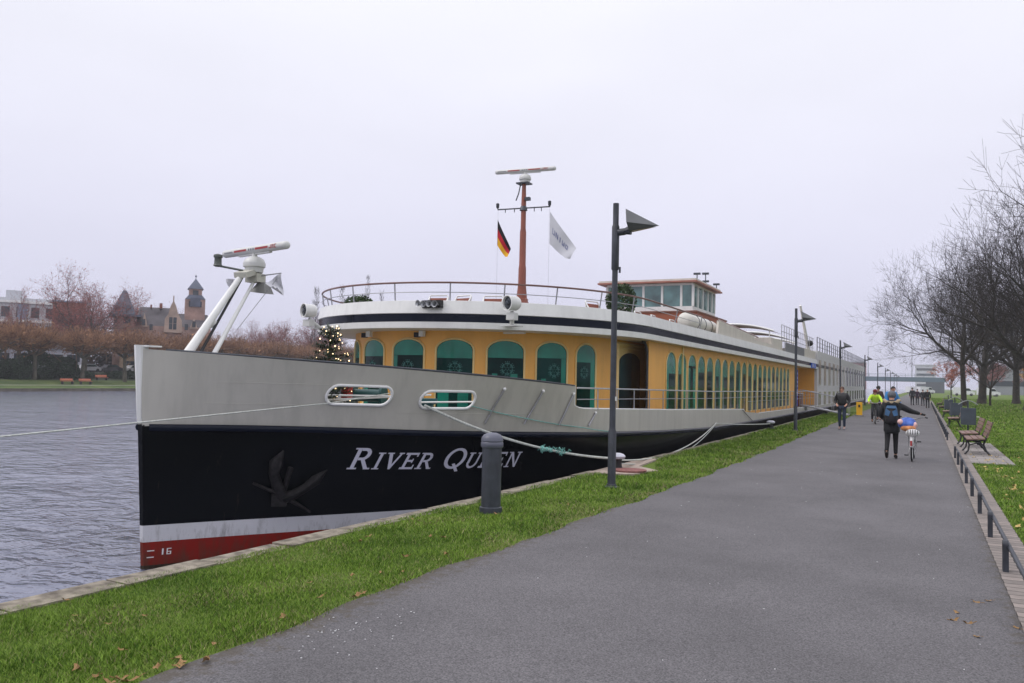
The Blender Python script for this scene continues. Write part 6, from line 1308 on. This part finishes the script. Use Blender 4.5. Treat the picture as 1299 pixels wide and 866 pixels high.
m = MB(); g = [(u0(205), zz(420)), (u0(206), zz(402)), (u0(210), zz(396)), (u0(212), zz(386)), (u0(215.5), zz(378)), (u0(219), zz(386)), (u0(221), zz(394)), (u0(226), zz(404)), (u0(227.5), zz(420))]
m.prism([(x, -.6, z) for x, z in g], (0, 1.2, 0)); m.tube([(u0(215.5), 0, zz(379)), (u0(215.5), 0, zz(372))], .12, 5); part(t_, m, 'gable', half)
m = MB(); roofprism(m, u0(178), u0(186), -.4, 4, zz(414), zz(396), 'y'); roofprism(m, u0(236), u0(246), -.4, 4, zz(414), zz(400), 'y'); part(t_, m, 'small_gable', half)
m = MB(); m.bb((u0(199), 2, zz(388)), (u0(202.5), 4, zz(381.5))); m.bb((u0(188), 2, zz(388)), (u0(190), 4, zz(384))); part(t_, m, 'chimney', brownb)
c0 = u0(242.5)
zz0 = zz; zz = lambda py: zz0(py) + (1.2 if py < 400 else 0)
m = MB(); m.bb((c0 - 1.95, 3, zz(412)), (c0 + 1.95, 7, zz(381))); m.bb((c0 - 1.25, 3.4, zz(381)), (c0 + 1.25, 6.6, zz(367))); tw_ = part(t_, m, 'tower', sand)
m = MB(); m.add([(c0 - 2.0, 2.9, zz(381)), (c0 + 2.0, 2.9, zz(381)), (c0 + 2, 7.1, zz(381)), (c0 - 2, 7.1, zz(381)), (c0 - 1.27, 3.35, zz(375)), (c0 + 1.27, 3.35, zz(375)), (c0 + 1.27, 6.65, zz(375)), (c0 - 1.27, 6.65, zz(375))], [(0, 1, 5, 4), (1, 2, 6, 5), (2, 3, 7, 6), (3, 0, 4, 7)]); m.bb((c0 - 1.0, 2.85, zz(391)), (c0 + 1.0, 3, zz(379))); part(t_, m, 'tower_skirt', sl, parent=tw_)
m = MB(); m.add([(c0 - 1.55, 3.1, zz(367)), (c0 + 1.55, 3.1, zz(367)), (c0 + 1.55, 6.9, zz(367)), (c0 - 1.55, 6.9, zz(367)), (c0, 5, zz(352))], [(0, 1, 4), (1, 2, 4), (2, 3, 4), (3, 0, 4), (3, 2, 1, 0)]); m.tube([(c0, 5, zz(353)), (c0, 5, zz(347))], .07, 5); m.sph((c0, 5, zz(349)), .2, 8, 5); part(t_, m, 'tower_roof', sl)
zz = zz0
for px, py in ((150, 407), (160, 407), (164, 407), (181, 408), (213, 404), (218, 404), (213, 412), (218, 412), (241, 408), (236.5, 380), (248.5, 380), (241, 365), (244, 365), (190, 414), (232, 412)):
    m = MB(); y0 = -1.06 if px < 170 else (-.66 if 205 < px < 228 or 178 < px < 186 or 236 < px < 246 and py > 400 else (2.9 if py < 395 else -.06)); y0 = 3.34 if py == 365 else y0
    m.bb((u0(px) - .32, y0, zz(py) - .6), (u0(px) + .32, y0 + .05, zz(py) + .6)); part(t_, m, 'window', wgl)
# ---- bridge at the far end
bg_ = M('bridge_paint', (.10, .15, .18), .7, var=.08, scale=.1); t_ = thing('road_bridge', 'long flat blue grey road bridge crossing the river in the distance', 'bridge', (-20, 345, 0))
m = MB(); m.bb((-130, 330, 4.0), (7, 345, 5.6)); part_ = m.build('deck', bg_, t_)
m = MB(); m.bb((.6, 329, -.3), (6.5, 346, 4.0)); m.build('abutment', M('abutment_grey', (.11, .12, .14), .9, var=.1, scale=.2), t_)
m = MB(); m.bb((-60, 331, -3), (-57, 344, 4)); m.bb((-110, 331, -3), (-107, 344, 4)); m.build('pier', MATS['abutment_grey'], t_)
m = MB()
for x in np.arange(-129, 7, 3.0): m.tube([(x, 330.1, 5.6), (x, 330.1, 6.7)], .05, 4)
for z in (6.7, 6.15): m.tube([(-130, 330.1, z), (7, 330.1, z)], .05, 4)
m.build('railing', bg_, t_)
m = MB()
for x in (-34, -19, -4): m.tube([(x, 340, 5.6), (x, 340, 17)], [.12, .07], 5); m.tube([(x, 340, 17), (x + 2, 340, 17.1)], .06, 4)
m.build('bridge_lamp', darkm, t_)
for nm, lb, x0, x1, y, z, mat in (('office_block', 'pale office block above the right half of the bridge', -6, 8, 700, 19, conc), ('office_block', 'pinkish block above the left end of the bridge', -66, -38, 640, 19, M('pink_block', (.45, .25, .24), .9)), ('office_block', 'grey block far behind the park trees', 60, 120, 700, 25, conc), ('office_block', 'long low grey building beyond the lawn', 18, 95, 330, 9, M('grey_block', (.25, .26, .28), .9, var=.1, scale=.1)), ('office_block', 'hazy blue grey building under the bridge on the far bank', -170, -60, 620, 13, bluegrey)):
    t2 = thing(nm, lb, 'building', ((x0 + x1) / 2, y, 0)); m = MB(); m.bb((x0, y, -.2), (x1, y + 20, z)); m.build('wall', mat, t2); k = 0
    for zf in np.arange(3, z - 2, 4):
        m = MB(); m.bb((x0 + 1, y - .15, zf), (x1 - 1, y, zf + 1.8)); m.build('window', wgl, t2)
    m = MB(); m.bb((x0 - .5, y - .5, z), (x1 + .5, y + 20.5, z + .6)); m.build('roof', conc, t2)
# white vans by the lawn end
vm = M('van_white', (.7, .7, .72), .4)
for i, (x, y) in enumerate(((9, 236), (14.5, 238), (27, 240), (0.5, 282), (-2.8, 286))):
    t2 = thing('white_van', 'white van parked %s' % ['left of the first tree beyond the lawn', 'directly behind the first tree beyond the lawn', 'between the far trunks beyond the lawn', 'near the bridge abutment', 'left of the van near the bridge abutment'][i], 'van', (x, y, 0), .2 * i, 'white vans in the distance')
    m = MB(); m.prism([(-2.5, -.95, .35), (2.4, -.95, .35), (2.45, -.95, 1.0), (1.7, -.95, 1.25), (1.1, -.95, 2.1), (-2.45, -.95, 2.15)], (0, 1.9, 0)); o = m.build('body', vm, None); o.parent = t2
    m = MB(); m.add([(1.15, -.96, 1.9), (1.6, -.96, 1.3), (.4, -.96, 1.3), (.4, -.96, 1.9)], [(0, 1, 2, 3)]); o = m.build('window', glass, None); o.parent = t2
    for xx in (-1.6, 1.6):
        for s in (-.85, .85): m = MB(); m.lathe([(.34, -.1), (.34, .1)], (xx, s, .34), 12, (0, 1, 0)); o = m.build('wheel', black, None); o.parent = t2
# haze
print('NSEG', NSEG)
hz = bpy.data.materials.new('haze'); hz.use_nodes = True; t = hz.node_tree; t.nodes.clear(); ou = t.nodes.new('ShaderNodeOutputMaterial'); pv_ = t.nodes.new('ShaderNodeVolumePrincipled')
pv_.inputs['Color'].default_value = (.93, .94, .99, 1); pv_.inputs['Density'].default_value = .0005; pv_.inputs['Anisotropy'].default_value = .2; t.links.new(pv_.outputs[0], ou.inputs['Volume'])
mb = MB(); mb.bb((-950, -90, -5.0), (950, 1600, 60)); o = mb.build('haze', hz); tag(o, kind='stuff'); o['label'] = 'thin grey winter haze over the river and park'; o['category'] = 'haze'
cy = scene.cycles; cy.volume_step_rate = 4; cy.volume_max_steps = 64; cy.max_bounces = 6; cy.volume_bounces = 0; cy.diffuse_bounces = 3; cy.glossy_bounces = 3; cy.transmission_bounces = 2
for m_ in bpy.data.materials: pass
